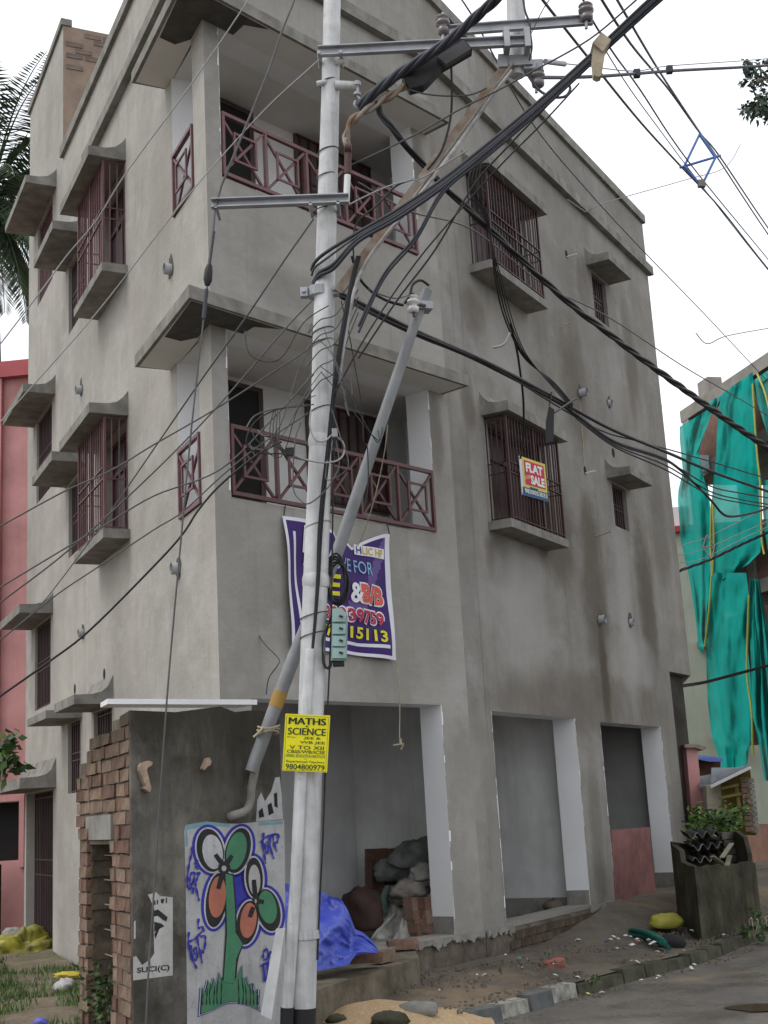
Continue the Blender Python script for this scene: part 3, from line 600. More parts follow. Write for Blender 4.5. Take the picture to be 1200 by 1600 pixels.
angL = math.atan2(LD[1], LD[0])
def put_brick(L_, p, ang, parent, idx=None, BM=BM):
    o = link('brick', BM[(L_, random.randrange(6) if idx is None else idx)], parent); o.location = Vector([float(c) for c in p]); o.rotation_euler = (random.uniform(-.02, .02), random.uniform(-.025, .025), ang + random.uniform(-.025, .025)); return o
zc = .04; row = 0
while zc < 2.30:
    top = lambda t: 2.30 - .06 * (t / 1.4) - (.14 if t > 1.1 else 0) - (.08 if t > 1.3 else 0)
    s = .03; k = row % 2
    while s < 1.5:
        L_ = .235 if (k % 2 == 0) else .11
        if s > .5 and s < .7 and zc < 1.54: s = 1.2; k = row % 2
        if zc < 1.54 and s < .52 and s + L_ > .56: L_ = .11
        c_ = s + L_ / 2
        skip = (zc < 1.54 and .53 < c_ < 1.2) or (1.52 < zc < 1.70 and .5 < c_ < 1.22) or c_ > 1.5 or zc + .04 > top(c_)
        if not skip: put_brick(L_, SL(c_, -.018 + random.uniform(-.012, .006), zc), angL + math.pi, shed, None, BT)
        s += L_ + .012; k += 1
    zc += .085; row += 1
for r_ in range(19):                                    # dark brick wall inside the niche
    for c_ in range(3):
        o = put_brick(.235, SL(.50 + c_ * .247 + (r_ % 2) * .12, -.215, .05 + r_ * .085), angL + math.pi, shed, 2)
mb = MB(); mb.box(SL, .50, 1.22, -.10, .005, 1.53, 1.685); mb.build('lintel', m_conc, shed)
mb = MB()
for k in range(8): mb.box(SL, .56, 1.18, -.12, -.112, .3 + k * .16, .306 + k * .16)
mb.build('reinforcement_bars', m_rust, shed)
mb = MB(); q1, q2 = at(168, 1100, 8.75), at(402, 1101, 9.0); bk = np.array([-.25, .9, .06])
mb.prism([q1, q2, q2 + bk, q1 + bk], (0, 0, .035)); mb.build('roof_sheet', M('white_sheet', (.8, .8, .8), .4, .05, 2), shed)
# --- mural
PXM = {}
pal = dict(panel=(.47, .47, .47), blue=(.035, .035, .38), black=(.018, .018, .02), green=(.07, .25, .135), orange=(.50, .17, .11), white=(.50, .49, .47), teal=(.2, .36, .42), pale=(.55, .55, .58))
def peel(name, c, amt=.25, dirt=(.10, .09, .075)):
    m, t, b = base(name); v = coords(t)
    col = mixc(t, ramp(t, noi(t, v, 5, 7, .7), .35, .7), tuple(k * .72 for k in c), c)
    col = mixc(t, mth(t, 'MULTIPLY', ramp(t, noi(t, v, 16, 7, .8), .58, .66), amt), col, dirt)
    col = mixc(t, mth(t, 'MULTIPLY', ramp(t, noi(t, v, 38, 5, .8), .66, .70), .5), col, (.5, .5, .48))
    col = mixc(t, mth(t, 'MULTIPLY', ramp(t, noi(t, coords(t, (9, 9, .7)), 1.2, 4), .55, .8), amt * .9), col, dirt)
    t.links.new(col, b.inputs['Base Color']); b.inputs['Roughness'].default_value = .85; bump(t, b, noi(t, v, 60, 5), .4, .008); return m
MUR = ['panel', 'blue', 'black', 'green', 'orange', 'white', 'teal', 'pale']; murm = [peel('mural_' + k, pal[k], .45 if k in ('panel', 'white', 'pale') else .25) for k in MUR]
mu = MB()
def mp_(x, y, lay): return SR.hit(x, y, .002 + .0011 * lay)
def mpoly(pts, lay, c): mu.poly([mp_(x, y, lay) for x, y in pts], MUR.index(c))
def c2(x, y): return 270 + x / 6.316, 1270 + y / 6.316
def c3(x, y): return 270 + x / 6.316, 1410 + y / 6.316
def ell(cx, cy, rx, ry, tilt, n=30): 
    a = R(tilt); return [(cx + rx * math.cos(t) * math.cos(a) - ry * math.sin(t) * math.sin(a), cy + rx * math.cos(t) * math.sin(a) + ry * math.sin(t) * math.cos(a)) for t in [2 * math.pi * k / n for k in range(n)]]
def stroke(pts, w, lay, c, f, k=5):
    P = [np.array(f(*p)) for p in pts]; P = [q[:2] for q in spline([(*p, 0) for p in P], k)] if len(P) > 2 else P
    w = w / 6.316 / 2
    Lp, Rp = [], []
    for i in range(len(P)):
        d_ = P[min(i + 1, len(P) - 1)] - P[max(i - 1, 0)]; d_ = d_ / (np.linalg.norm(d_) + 1e-9); n_ = np.array([-d_[1], d_[0]])
        ww = w * (.75 + .35 * math.sin(i * 1.3)) if w < 3 else w * (1 - .25 * abs(i / (len(P) - 1) - .5))
        Lp.append(P[i] + n_ * ww); Rp.append(P[i] - n_ * ww)
    for i in range(len(P) - 1): mpoly([Lp[i], Lp[i + 1], Rp[i + 1], Rp[i]], lay, c)
edge = [(288, 1300), (289, 1292), (296, 1288), (330, 1286.5), (372, 1287), (400, 1284.5), (444, 1281), (445, 1340), (446, 1440), (446, 1520), (446, 1665), (293, 1665), (292, 1560), (291, 1460), (290, 1380)]
mpoly(edge, 0, 'panel')
mpoly([c2(*p) for p in ((125, 120), (330, 85), (560, 110), (560, 140), (330, 125), (140, 170), (150, 330), (125, 330))], 1, 'teal')
mpoly([c2(*p) for p in ((850, 95), (1090, 78), (1088, 112), (930, 118), (850, 130))], 1, 'teal')
petals = [((370, 370, 132, 215, -10), (393, 385, 100, 172, -8), 'pale'), ((642, 372, 122, 228, 14), (628, 375, 96, 188, 12), 'green'), ((430, 862, 102, 270, 7), (440, 830, 84, 205, 5), 'orange'),
          ((805, 640, 84, 200, -3), (806, 662, 58, 150, -2), 'white'), ((945, 960, 114, 212, -12), (936, 930, 88, 165, -10), 'green'), ((735, 1085, 104, 220, 9), (746, 1062, 80, 175, 7), 'orange')]
for (o, i_, c) in petals:
    mpoly([c2(*p) for p in ell(o[0], o[1], o[2] + 46, o[3] + 42, o[4])], 2, 'blue')
mpoly([c2(*p) for p in ((570, 600), (730, 540), (760, 780), (800, 840), (640, 930), (600, 980))], 2, 'blue')
grass = [(265, 1110), (285, 830), (310, 900), (345, 760), (370, 860), (400, 740), (425, 830), (455, 690), (500, 790), (600, 800), (680, 620), (690, 760), (725, 730), (750, 830), (785, 790), (805, 890), (845, 850), (835, 1000), (850, 1060), (750, 1010), (620, 980), (530, 990), (400, 1060)]
gc = np.mean(grass, 0)
bl = [tuple(gc + (np.array(p) - gc) * 1.07 + np.array([0, 6])) for p in grass]
mpoly([c3(*p) for p in bl], 2, 'blue'); bl = [tuple(gc + (np.array(p) - gc) * 1.035 + np.array([0, 3])) for p in grass]; mpoly([c3(*p) for p in bl], 3, 'pale')
for (o, i_, c) in petals: mpoly([c2(*p) for p in ell(o[0], o[1], o[2] + 17, o[3] + 15, o[4])], 3, 'pale')
for (o, i_, c) in petals: mpoly([c2(*p) for p in ell(*o)], 4, 'black')
stem = [c2(*p) for p in ((520, 600), (590, 620), (612, 900), (618, 1180))] + [c3(*p) for p in ((690, 410), (640, 520), (625, 560), (608, 800), (500, 790), (535, 300))]
mpoly([c2(*p) for p in ((505, 600), (600, 600), (628, 900), (632, 1180))] + [c3(*p) for p in ((700, 400), (655, 530), (640, 600), (622, 810), (488, 800), (520, 300))], 4.5, 'black')
mpoly([c3(*p) for p in grass], 4, 'black')
g2 = [tuple(gc + (np.array(p) - gc) * .955) for p in grass]; mpoly([c3(*p) for p in g2], 5, 'green')
for (o, i_, c) in petals: mpoly([c2(*p) for p in ell(*i_)], 5, c)
mpoly(stem, 6, 'green')
for k in range(16):
    gx = 295 + k * 36
    if 490 < gx < 625: continue
    gy = 900 - 130 * math.sin(k * .2) - (k % 3) * 25; stroke([(gx, 1000 - abs(gx - 560) * -.05), (gx + (6 if k % 2 else -4), (990 + gy) / 2), (gx + (10 if gx < 560 else -10), gy)], 13, 6, 'black', c3)
for a, b in (((420, 410), (500, 520)), ((585, 420), (530, 510)), ((490, 590), (450, 750)), ((800, 660), (815, 830)), ((795, 930), (760, 1030)), ((900, 880), (830, 870))): stroke([a, ((a[0] + b[0]) / 2, (a[1] + b[1]) / 2), b], 46, 7, 'black', c2)
mpoly([c2(*p) for p in ell(508, 540, 60, 62, 0)], 7.5, 'black'); mpoly([c2(*p) for p in ell(505, 548, 24, 28, 0)], 8.5, 'white'); mpoly([c2(*p) for p in ell(820, 860, 34, 40, 0)], 7.5, 'black'); mpoly([c2(*p) for p in ell(818, 872, 10, 22, 0)], 8.5, 'white')
for pts in ([(192, 335), (182, 420), (160, 520), (145, 640), (147, 720), (165, 755)], [(165, 760), (200, 690), (215, 600), (190, 590), (168, 650), (175, 705), (210, 680)], [(250, 465), (224, 490), (230, 530), (255, 560)], [(232, 605), (266, 588), (240, 650), (225, 700), (235, 760), (262, 870)], [(197, 800), (205, 735)],
            [(868, 295), (930, 235), (1045, 212)], [(897, 195), (890, 300), (905, 420), (917, 500)], [(905, 300), (928, 400), (946, 340), (930, 280)], [(958, 240), (965, 350), (1000, 455)], [(985, 205), (1000, 300), (1027, 380)], [(1000, 210), (1042, 218), (1032, 285), (1000, 300)]): stroke(pts, 25, 8.5, 'blue', c2)
for pts in ([(160, 290), (155, 400), (180, 530), (225, 625), (240, 655)], [(160, 388), (230, 350), (312, 258)], [(180, 420), (185, 500), (220, 568), (242, 540), (230, 450), (205, 470), (222, 512)], [(240, 350), (265, 470), (292, 600)], [(275, 340), (315, 330), (322, 400), (300, 495), (284, 468)], [(255, 158), (253, 250), (288, 240), (312, 290)],
            [(970, 480), (920, 562), (893, 540), (903, 480), (925, 460), (947, 530), (940, 620), (925, 765)], [(893, 600), (910, 785)], [(866, 630), (942, 590)]): stroke(pts, 25, 8.5, 'blue', c3)
mu.build('painted_mural', murm, shed)
mb = MB()                                               # peeled white and black remains above the mural
for pts, mm in (([(402, 1250), (408, 1238), (414, 1252), (424, 1236), (430, 1215), (437, 1214), (440, 1240), (442, 1280), (400, 1284)], 0), ([(404, 1268), (410, 1262), (413, 1276), (405, 1278)], 1), ([(418, 1258), (424, 1254), (428, 1270), (420, 1274)], 1), ([(428, 1240), (433, 1238), (434, 1262), (429, 1260)], 1)):
    mb.poly([SR.hit(x, y, .0015 + .001 * mm) for x, y in pts], mm)
mb.build('peeling_paint', [murm[0], m_dark], shed)
# torn poster
po = MB(); m_pap, m_ink = peel('poster_paper', (.50, .49, .47), .3), flat('printing_ink', (.02, .02, .02))
def pm(x, y, lay=0): return SR.hit(x, y, .0025 + .0012 * lay)
po.poly([pm(*p) for p in ((231, 1398), (244, 1394), (250, 1400), (270, 1402), (270, 1524), (240, 1528), (234, 1500), (241, 1490), (240, 1450), (241, 1420), (236, 1408))])
po.poly([pm(*p) for p in ((208, 1495), (213, 1494), (222, 1508), (233, 1500), (240, 1528), (208, 1532))]); po.poly([pm(*p) for p in ((209, 1440), (212, 1438), (212, 1466), (209, 1468))])
qm = quadmap([pm(214, 1512, 1), pm(265, 1507, 1), pm(265, 1518, 1), pm(214, 1523, 1)]); put_text(po, qm, 'SUCI(C)', 0, 1, 0, 1, 0, 1, .03)
for pts in ([(240, 1423), (247, 1421), (262, 1433), (260, 1440), (254, 1437), (247, 1431), (241, 1432)], [(241, 1440), (252, 1443), (257, 1447), (241, 1456)], [(241, 1460), (247, 1448), (250, 1449), (243, 1467)], [(240, 1408), (243, 1407), (243, 1414), (241, 1414)], [(245, 1406), (247, 1406), (247, 1413), (245, 1413)], [(251, 1405), (257, 1404), (255, 1412), (252, 1411)], [(259, 1403), (261, 1402), (261, 1411), (259, 1411)]): po.poly([pm(*p, 1) for p in pts], 1)
po_o = po.build('torn_poster', [m_pap, m_ink], None, label='torn white paper poster printed SUCI(C) stuck on the mouldy shed wall', category='poster')
# old wooden bits nailed on the wall
m_wood = M('bare_wood', (.40, .30, .22), .85, .2, 20)
def wpoly(name, pts, th, label, mat=m_wood):
    mb = MB(); mb.prism([SR.hit(x, y, .004) for x, y in pts], N1 * th); return mb.build(name, mat, None, label=label, category='bracket')
wpoly('wooden_bracket', [(214, 1198), (217, 1193), (228, 1189), (234, 1191), (233, 1196), (226, 1200), (225, 1204), (232, 1232), (230, 1238), (227, 1237), (220, 1232), (223, 1229), (214, 1204)], .03, 'hook shaped pale wooden bracket nailed near the brick corner of the shed')
wpoly('wooden_peg', [(312, 1201), (319, 1185), (323, 1184), (326, 1190), (324, 1196), (320, 1198), (315, 1204)], .03, 'short orange brown wooden peg above the mural on the shed wall')
# soil pipe on the shed wall
mb = MB(); mb.tube(spline([SR.hit(400, 1196, .05), SR.hit(393, 1230, .05), SR.hit(391, 1250, .05), SR.hit(385, 1266, .06), SR.hit(365, 1274, .05), SR.hit(358, 1276, -.02)], 4), .028, 10); mb.build('elbow_pipe', M('dirty_pvc', (.26, .25, .22), .6, .2, 6), shed)

# ------------------------------------------------------------------ poles
YP = 8.3
pole = thing('utility_pole', 'tall white painted tubular steel utility pole tied with wires in front of shop', 'utility pole', at(471, 1650, YP))
pts = [(520.5, -60, 25), (519, 0, 26.5), (516, 150, 28), (513.5, 250, 30), (509, 400, 31.5), (505, 530, 33), (502, 640, 33), (499, 740, 36), (496, 830, 38), (493, 905, 39), (489.5, 1000, 39), (486, 1110, 40), (482, 1240, 41), (477, 1400, 42), (472, 1575, 43)]
def dist(p): return (np.array(p) - CAM) @ FW
pth = [at(x, y, YP) for x, y, w in pts]; rad = [w / 2 * dist(p) / F for (x, y, w), p in zip(pts, pth)]
mb = MB(); mb.tube(pth, rad, 20); shaft = mb.build('shaft', m_pole, pole)
mb = MB(); b0 = at(472, 1574, YP); mb.tube([b0, at(469.5, 1670, YP)], [rad[-1] * 1.03] * 2, 20); mb.build('black_base_band', m_black, pole)
for x, y, w in ((493.5, 908, 42), (500.5, 690, 37)):
    c = at(x, y, YP); r_ = w / 2 * dist(c) / F; mb = MB(); mb.tube([c - (0, 0, .045), c - (0, 0, .02), c + (0, 0, .02), c + (0, 0, .045)], [r_ * .95, r_ * 1.02, r_ * 1.02, r_ * .93], 20); mb.build('joint_sleeve', m_pole, pole)
def ring(x, y, w, h, mat, name, tilt=0, lug=False):
    c = at(x, y, YP); r_ = (w / 2 + .8) * dist(c) / F; mb = MB(); n = 20
    P_ = [c + np.array([r_ * math.cos(k * 2 * math.pi / n), r_ * math.sin(k * 2 * math.pi / n), tilt * math.cos(k * 2 * math.pi / n)]) for k in range(n + 1)]
    if h < .02: mb.tube(P_, h, 5)
    else:
        for k in range(n):
            a, b = P_[k], P_[k + 1]; mb.prism([a - (0, 0, h / 2), b - (0, 0, h / 2), b + (0, 0, h / 2), a + (0, 0, h / 2)], (a - c) * .06)
    if lug:
        for sx in (-1, 1): mb.box(Fr(c, np.array([1., 0, 0]), np.array([0, -1., 0])), sx * r_ * 1.0 - .005, sx * (r_ + .055), -.02, .035, -h / 2, h / 2); 
        for sx in (-1, 1): mb.tube([c + np.array([sx * (r_ + .03), -.06, 0]), c + np.array([sx * (r_ + .03), .04, 0])], .013, 8)
    return mb.build(name, mat, pole)
ring(499.5, 457, 33, .065, m_galv, 'pole_clamp', 0, True)
for x, y, w in ((513, 237, 30), (511, 277, 30), (506, 330, 31), (514, 130, 28)): ring(x, y, w, .0045, m_wire, 'tie_wire', .015)
for x, y, w in ((505, 518, 33), (504, 536, 33), (490, 962, 40), (489, 992, 40), (497, 820, 38), (502, 640, 33)): ring(x, y, w, .004, m_wire if y != 820 else m_wirel, 'tie_wire', .02)
ring(476, 1460, 43, .05, m_pole, 'strap', 0)
# slim conduit and plank tied to the pole
mb = MB(); cp = [(485, 1014, 15), (478, 1110, 17), (470, 1210, 19), (462, 1380, 18), (449, 1575, 19)]
pc = [at(x, y, YP - .10) for x, y, w in cp]; mb.tube(pc, [w / 2 * dist(p) / F for (x, y, w), p in zip(cp, pc)], 12); cd = mb.build('cable_conduit', m_pole, pole)
mb = MB(); mb.tube([at(449, 1574, YP - .10), at(446, 1670, YP - .10)], .041, 12); mb.build('black_end', m_black, cd)
mb = MB(); mb.prism([at(432, 1451, 8.12), at(446, 1450, 8.12), at(440, 1500, 8.1), at(425, 1592, 8.0), at(408, 1584, 8.0), at(421, 1510, 8.08)], (0.0, -.03, 0)); mb.build('white_plank', M('painted_plank', (.42, .43, .43), .7, .12, 5, None, .2, 30, 0, .3, .2), None, label='weathered white plank wired to the foot of the pole', category='plank')
# cross arms (channel section)
def channel(p, q, h, dpt, mat, name, parent, thk=.008):
    p, q = np.array(p), np.array(q); d = q - p; Lh = np.linalg.norm(d); d /= Lh; n = np.cross(d, [0, 0, 1]); n /= np.linalg.norm(n); n = n if n[1] < 0 else -n
    fr_ = Fr(p, d, n); zz = np.cross(n, d); zz = zz if zz[2] > 0 else -zz
    def bx(s0, s1, n0, n1, z0, z1): return [p + d * a + n * b + zz * c for a, b, c in ((s0, n0, z0), (s1, n0, z0), (s1, n1, z0), (s0, n1, z0), (s0, n0, z1), (s1, n0, z1), (s1, n1, z1), (s0, n1, z1))]
    mb = MB(); mb.hexa(bx(0, Lh, 0, thk, -h / 2, h / 2)); mb.hexa(bx(0, Lh, thk, dpt, h / 2 - thk, h / 2)); mb.hexa(bx(0, Lh, thk, dpt, -h / 2, -h / 2 + thk))
    return mb.build(name, mat, parent)
YA = YP - .1
arm = channel(at(497, 83, YA), at(823, 66, YA), .075, .04, m_galv, 'cross_arm', pole)
arm2 = channel(at(331, 321, YA), at(545, 313, YA), .066, .05, m_galv, 'stay_arm', pole)
for x, y in ((498, 81), (532, 80), (337, 322), (485, 318), (528, 316)):
    mb = MB(); c = at(x, y, YA - .05); mb.tube([c, c + (0, .2, 0)], .013, 8); mb.build('bolt', m_galv, pole)
# outrigger post with its insulator arm and rusty strut
post = thing('outrigger_post', 'short white post hung from the cross arm carrying two insulators', 'utility pole', at(806, 118, YA - .05))
mb = MB(); mb.tube([at(805.5, -60, 8.35), at(806, 0, 8.35), at(808, 100, 8.35)], .066, 16); mb.tube([at(808, 98, 8.35), at(808, 119, 8.35)], [.058, .05], 16, 0); mb.build('shaft', m_pole, post)
channel(at(700, 50, 8.24), at(925, 33, 8.24), .075, .035, m_galv, 'insulator_arm', post)
fc = at(808, 103, 8.35)
mb = MB(); mb.aab(fc, (.10, .08, .04)); mb.aab(at(785, 100, 8.3), (.03, .05, .05)); mb.aab(at(833, 101, 8.3), (.07, .012, .035)); mb.build('clamp', m_galv, post)
mb = MB()
for x in (791, 823): mb.aab(at(x, 64, 8.2), (.02, .06, .075))
mb.build('clamp', m_galv, post)
def insul(x, y, Y, r, h, mat, parent, name='insulator', axis=(0, 0, 1)):
    c = at(x, y, Y); a = np.array(axis, float); a /= np.linalg.norm(a); prof = [(-.5, .55), (-.42, .8), (-.2, .85), (-.12, .6), (-.02, .6), (.06, 1), (.2, 1), (.3, .7), (.36, .7), (.42, .95), (.5, .8)]
    mb = MB(); mb.tube([c + a * k * h for k, _ in prof], [r * w for _, w in prof], 16); return mb.build(name, mat, parent)
insul(692, 40, 8.2, .05, .14, m_porc, post); insul(916, 20, 8.2, .055, .13, m_porc, post); insul(840, 123, 8.25, .055, .13, m_porc, post)
mb = MB(); mb.tube([at(692, 62, 8.2), at(692, 20, 8.2)], .012, 6); mb.tube([at(916, 45, 8.2), at(916, 5, 8.2)], .012, 6); mb.tube([at(840, 100, 8.25), at(838, 145, 8.25)], .012, 6); mb.build('insulator_pin', m_galv, post)
strut = MB(); a, b = at(528, 455, YA + .02), at(793, 99, 8.27); strut.bar(a, b, .062, .010, (0, -1, 0)); so_ = strut.build('rusty_strut', m_rust, post); strut = MB(); strut.bar(a + (.038, -.02, -.015), b + (.038, -.02, -.015), .010, .045, (0, -1, 0)); strut.build('angle_flange', M('worn_flange', (.36, .33, .28), .8, .3, 9), so_)
mb = MB(); mb.tube(spline([at(800, 110, 8.2), at(765, 155, 8.2), at(736, 198, 8.2), at(690, 260, 8.17), at(645, 318, 8.15), at(603, 368, 8.14), at(572, 410, 8.14), at(555, 450, 8.14), at(546, 490, 8.15), at(536, 545, 8.16), at(529, 600, 8.18)], 4), .013, 8); mb.build('riser_pipe', M('dirty_white_pipe', (.42, .41, .40), .6, .3, 9, None, 0), None, label='thin dirty white pipe running down along the rusty strut', category='pipe')
# leaning service mast
mast = thing('service_mast', 'grey leaning steel service pipe crossing behind the utility pole', 'pipe', at(392, 1200, 8.6))
YM = [(668, 453, 8.72), (650, 500, 8.72), (532, 850, 8.66), (460, 1025, 8.62), (400, 1185, 8.58), (392, 1206, 8.57)]
mb = MB(); mp2 = [at(*p) for p in YM]; mb.tube(mp2, [.036, .037, .043, .045, .044, .04], 14); mb.build('pipe', M('grey_painted_pipe', (.25, .26, .27), .5, .15, 4, None, .1, 50, .1, .4, .3), mast)
mb = MB(); c = at(662, 480, 8.72); mb.aab(c, (.052, .055, .028), .3); mb.build('clamp', m_galv, mast)
insul(645, 476, 8.62, .05, .12, m_porcw, mast)
mb = MB(); mb.tube([at(645, 458, 8.62), at(647, 495, 8.62)], .012, 6); mb.tube([at(640, 472, 8.62), at(665, 478, 8.66)], .012, 6); mb.build('insulator_pin', m_wire, mast)
mb = MB(); mb.tube([at(439, 1081, 8.606), at(430, 1105, 8.60)], .047, 14); mb.build('ochre_tape', M('ochre_tape', (.36, .22, .06), .8), mast)
mb = MB()
for k in range(3): 
    c = at(420 - k, 1137 + k * 4, 8.56); mb.tube([c + np.array([.07 * math.cos(t), .07 * math.sin(t), .01 * math.cos(2 * t + k)]) for t in [i * .45 for i in range(15)]], .007, 5)
mb.tube(spline([at(412, 1136, 8.5), at(405, 1144, 8.47), at(396, 1152, 8.45)], 4), .008, 5); mb.build('rope', m_tan, mast)
# cable socket hanging off the pole: bracket arm + hook
mb = MB(); mb.tube([at(524, 133, 8.25), at(561, 135, 8.25)], .034, 10); mb.tube([at(524, 97, 8.24), at(538, 95, 8.24)], .025, 8); mb.tube([at(495, 131, 8.25), at(510, 128, 8.25)], .02, 8); mb.build('bracket', m_pole, pole)
mb = MB(); mb.tube(spline([at(559, 138, 8.23), at(559, 150, 8.23), at(566, 160, 8.23), at(567, 168, 8.23), at(559, 169, 8.23), at(554, 163, 8.23), at(556, 158, 8.23)], 5), .011, 8); mb.tube([at(558, 128, 8.23), at(558, 134, 8.23)], .026, 8); mb.tube([at(558, 145, 8.23), at(558, 149, 8.23)], .026, 8); mb.build('hook', m_galv, pole)
mb = MB(); mb.tube([at(544, 228, 8.22), at(543, 272, 8.22)], .027, 10); mb.tube([at(539, 231, 8.2), at(549, 231, 8.2)], .032, 8); ck = mb.build('cable_end_cap', M('cap_brown', (.11, .06, .055), .6), None, label='brown capped vertical cable sleeve strapped beside the white pole', category='cable sleeve')
mb = MB(); mb.tube([at(543, 274, 8.22), at(541, 318, 8.22)], .023, 10); mb.build('pvc_sleeve', m_whited, ck)
# meter box, coil
box = thing('distribution_box', 'pale teal plastic cable distribution box on the side of the pole', 'junction box', at(530, 1030, 8.25))
m_teal = M('pale_teal_plastic', (.30, .44, .42), .5, .12, 6, None, .05, 40, 0, .4, .15)
q = [at(519, 953, 8.22), at(543, 953, 8.22), at(541, 1030, 8.22), at(517, 1030, 8.22)]
mb = MB(); mb.prism([at(519, 951, 8.22), at(534, 950, 8.22), at(542, 960, 8.22), at(541, 1028, 8.22), at(536, 1032, 8.22), at(517, 1032, 8.22)], (0, .12, 0)); mb.build('box_body', m_teal, box)
for k in range(4):
    mb = MB(); yy = 956 + k * 19; mb.prism([at(520, yy, 8.215), at(541, yy + 1, 8.215), at(540, yy + 16, 8.215), at(519, yy + 16, 8.215)], (0, -.022, 0)); mb.build('fuse_cover', m_teal, box)
for k in range(4):
    mb = MB(); mb.tube([at(530, 962 + k * 19, 8.18), at(536, 964 + k * 19, 8.18)], .007, 5); mb.build('screw', m_black, box)
mb = MB(); mb.aab(at(529, 1036, 8.28), (.035, .04, .02)); mb.build('cable_gland', m_black, box)
mb = MB()
for k in range(9):
    c = at(526 + random.uniform(-4, 4), 908 + random.uniform(-5, 5), 8.36 + k * .008); rx, rz = .068 + random.uniform(-.01, .012), .15 + random.uniform(-.02, .02)
    mb.tube([c + np.array([rx * math.cos(t), .01 * math.sin(3 * t + k), rz * math.sin(t)]) for t in [i * 2 * math.pi / 18 for i in range(19)]], .0065, 5)
mb.build('cable_coil', m_black, None, label='loose coil of black cable hanging beside the pole above the teal box', category='cable')

# ------------------------------------------------------------------ signs
sg = thing('tuition_sign', 'yellow MATHS and SCIENCE tuition board tied to the white pole', 'sign', at(478, 1205, 8.13))
TL, TR, BR, BL = at(446, 1115, 8.13), at(516, 1118, 8.13), at(511, 1207, 8.13), at(441, 1204, 8.13)
mb = MB(); mb.prism([TL, TR, BR, BL], (0, .006, 0)); mb.build('board', M('yellow_sheet', (.72, .66, .01), .5, .05, 3), sg)
mp = quadmap([TL, TR, BR, BL]); tx = MB()
for b_, x0, x1, y0, y1, bo in (('MATHS', .09, .91, .82, .94, 0), ('MATHS', .10, .92, .822, .94, 0), ('MATHS', .08, .90, .82, .938, 0), ('SCIENCE', .088, .928, .637, .76, 0), ('&', .46, .54, .775, .805, .02), ('SCIENCE', .076, .916, .635, .758, 0), ('For', .08, .28, .58, .61, 0), ('JEE &', .44, .82, .555, .605, .03), ('WB JEE', .36, .92, .475, .53, .03), ('V TO XII', .13, .9, .385, .45, .03), ('CBSE/WB/ICSE', .08, .93, .315, .37, .02),
                              ('by', .48, .53, .205, .23, 0), ('Experienced Teachers', .08, .93, .14, .19, .01), ('9804800979', .07, .94, .03, .125, .02)): put_text(tx, mp, b_, x0, x1, y0, y1, .0030 + .0006 * (abs(x0 - .10) < .003 or abs(x0 - .088) < .003) + .0012 * (abs(x0 - .08) < .001 and b_ == 'MATHS'), 0, bo if bo < .02 else .012)
put_text(tx, mp, 'GENIAL EDUCATION INSTITUTE', .06, .94, .245, .295, .003, 1, .01)
for x0, x1, y0, y1 in ((.03, .97, .965, .97), (.03, .97, .015, .02), (.03, .036, .02, .965), (.964, .97, .02, .965)): rect(tx, mp, x0, x1, y0, y1, .003, 0)
tx.build('lettering', [flat('sign_green_black', (.02, .045, .025)), flat('sign_green', (.02, .12, .05))], sg)
# flat for sale
fs = thing('for_sale_sign', 'small FLAT FOR SALE placard hung on the middle floor window grille', 'sign', W2.hit(835, 780, .30))
q = [W2.hit(*p, .285) for p in ((811, 712), (851, 725.5), (856.5, 784), (816, 773))]; mp = quadmap(q); tx = MB()
mb = MB(); mb.prism(q, -N2 * .006); mb.build('board', M('white_card', (.62, .64, .66), .5, .05), fs)
rect(tx, mp, .09, 1, .2, 1, .003, 0); rect(tx, mp, .15, .93, .30, .93, .005, 1); rect(tx, mp, .04, 1, .03, .22, .0045, 2); rect(tx, mp, .3, .62, .2, .26, .0055, 2); rect(tx, mp, 0, 1, 0, .05, .0062, 5)
put_text(tx, mp, 'FLAT', .2, .86, .64, .88, .0075, 3, .05); put_text(tx, mp, 'SALE', .36, .9, .34, .58, .0075, 3, .05); put_text(tx, mp, 'FOR', .16, .36, .45, .55, .0075, 4, .02, 0, .08); put_text(tx, mp, '9830053033', .09, .97, .07, .19, .0075, 3, .02)
tx.build('print', [flat('sign_yellow', (.62, .56, .12)), flat('sign_red', (.52, .03, .07)), flat('sign_navy', (.02, .07, .14)), flat('sign_white', (.75, .77, .75)), flat('sign_cream', (.75, .55, .2)), flat('sign_blue', (.03, .12, .28))], fs)
# banner on the front wall
bn = thing('loan_banner', 'torn purple vinyl loan banner hung below the middle balcony', 'banner', W1(1.5, .05, 3.0))
TLb, TRb, BRb, BLb = W1(.75, .045, 4.205), W1(2.13, .045, 4.2), W1(2.12, .05, 2.985), W1(.783, .05, 3.045); mp = quadmap([TLb, TRb, BRb, BLb])
def wv(a, b): return .018 * math.sin(a * 9 + b * 4) + .012 * math.sin(a * 17 - b * 7) + .02 * fn(a * 3, b * 3, 1, 4)
def topy(a): return 1 - .16 * max(0, 1 - abs(a - .62) / .36) ** 1.3 - (.05 if .45 < a < .5 else 0)
m_vinyl = [M('banner_' + n_, c, .5, .04, 3, None, 0, 40, 0, .18) for n_, c in (('purple', (.040, .016, .125)), ('white', (.66, .66, .72)), ('lilac_highlight', (.12, .075, .25)))]
mb = MB(); NX, NY = 44, 36; vs_ = []; fs_ = []; ms_ = []
for i in range(NX + 1):
    for j in range(NY + 1):
        a, b = i / NX, j / NY; vs_.append(mp(a, b * topy(a), wv(a, b)))
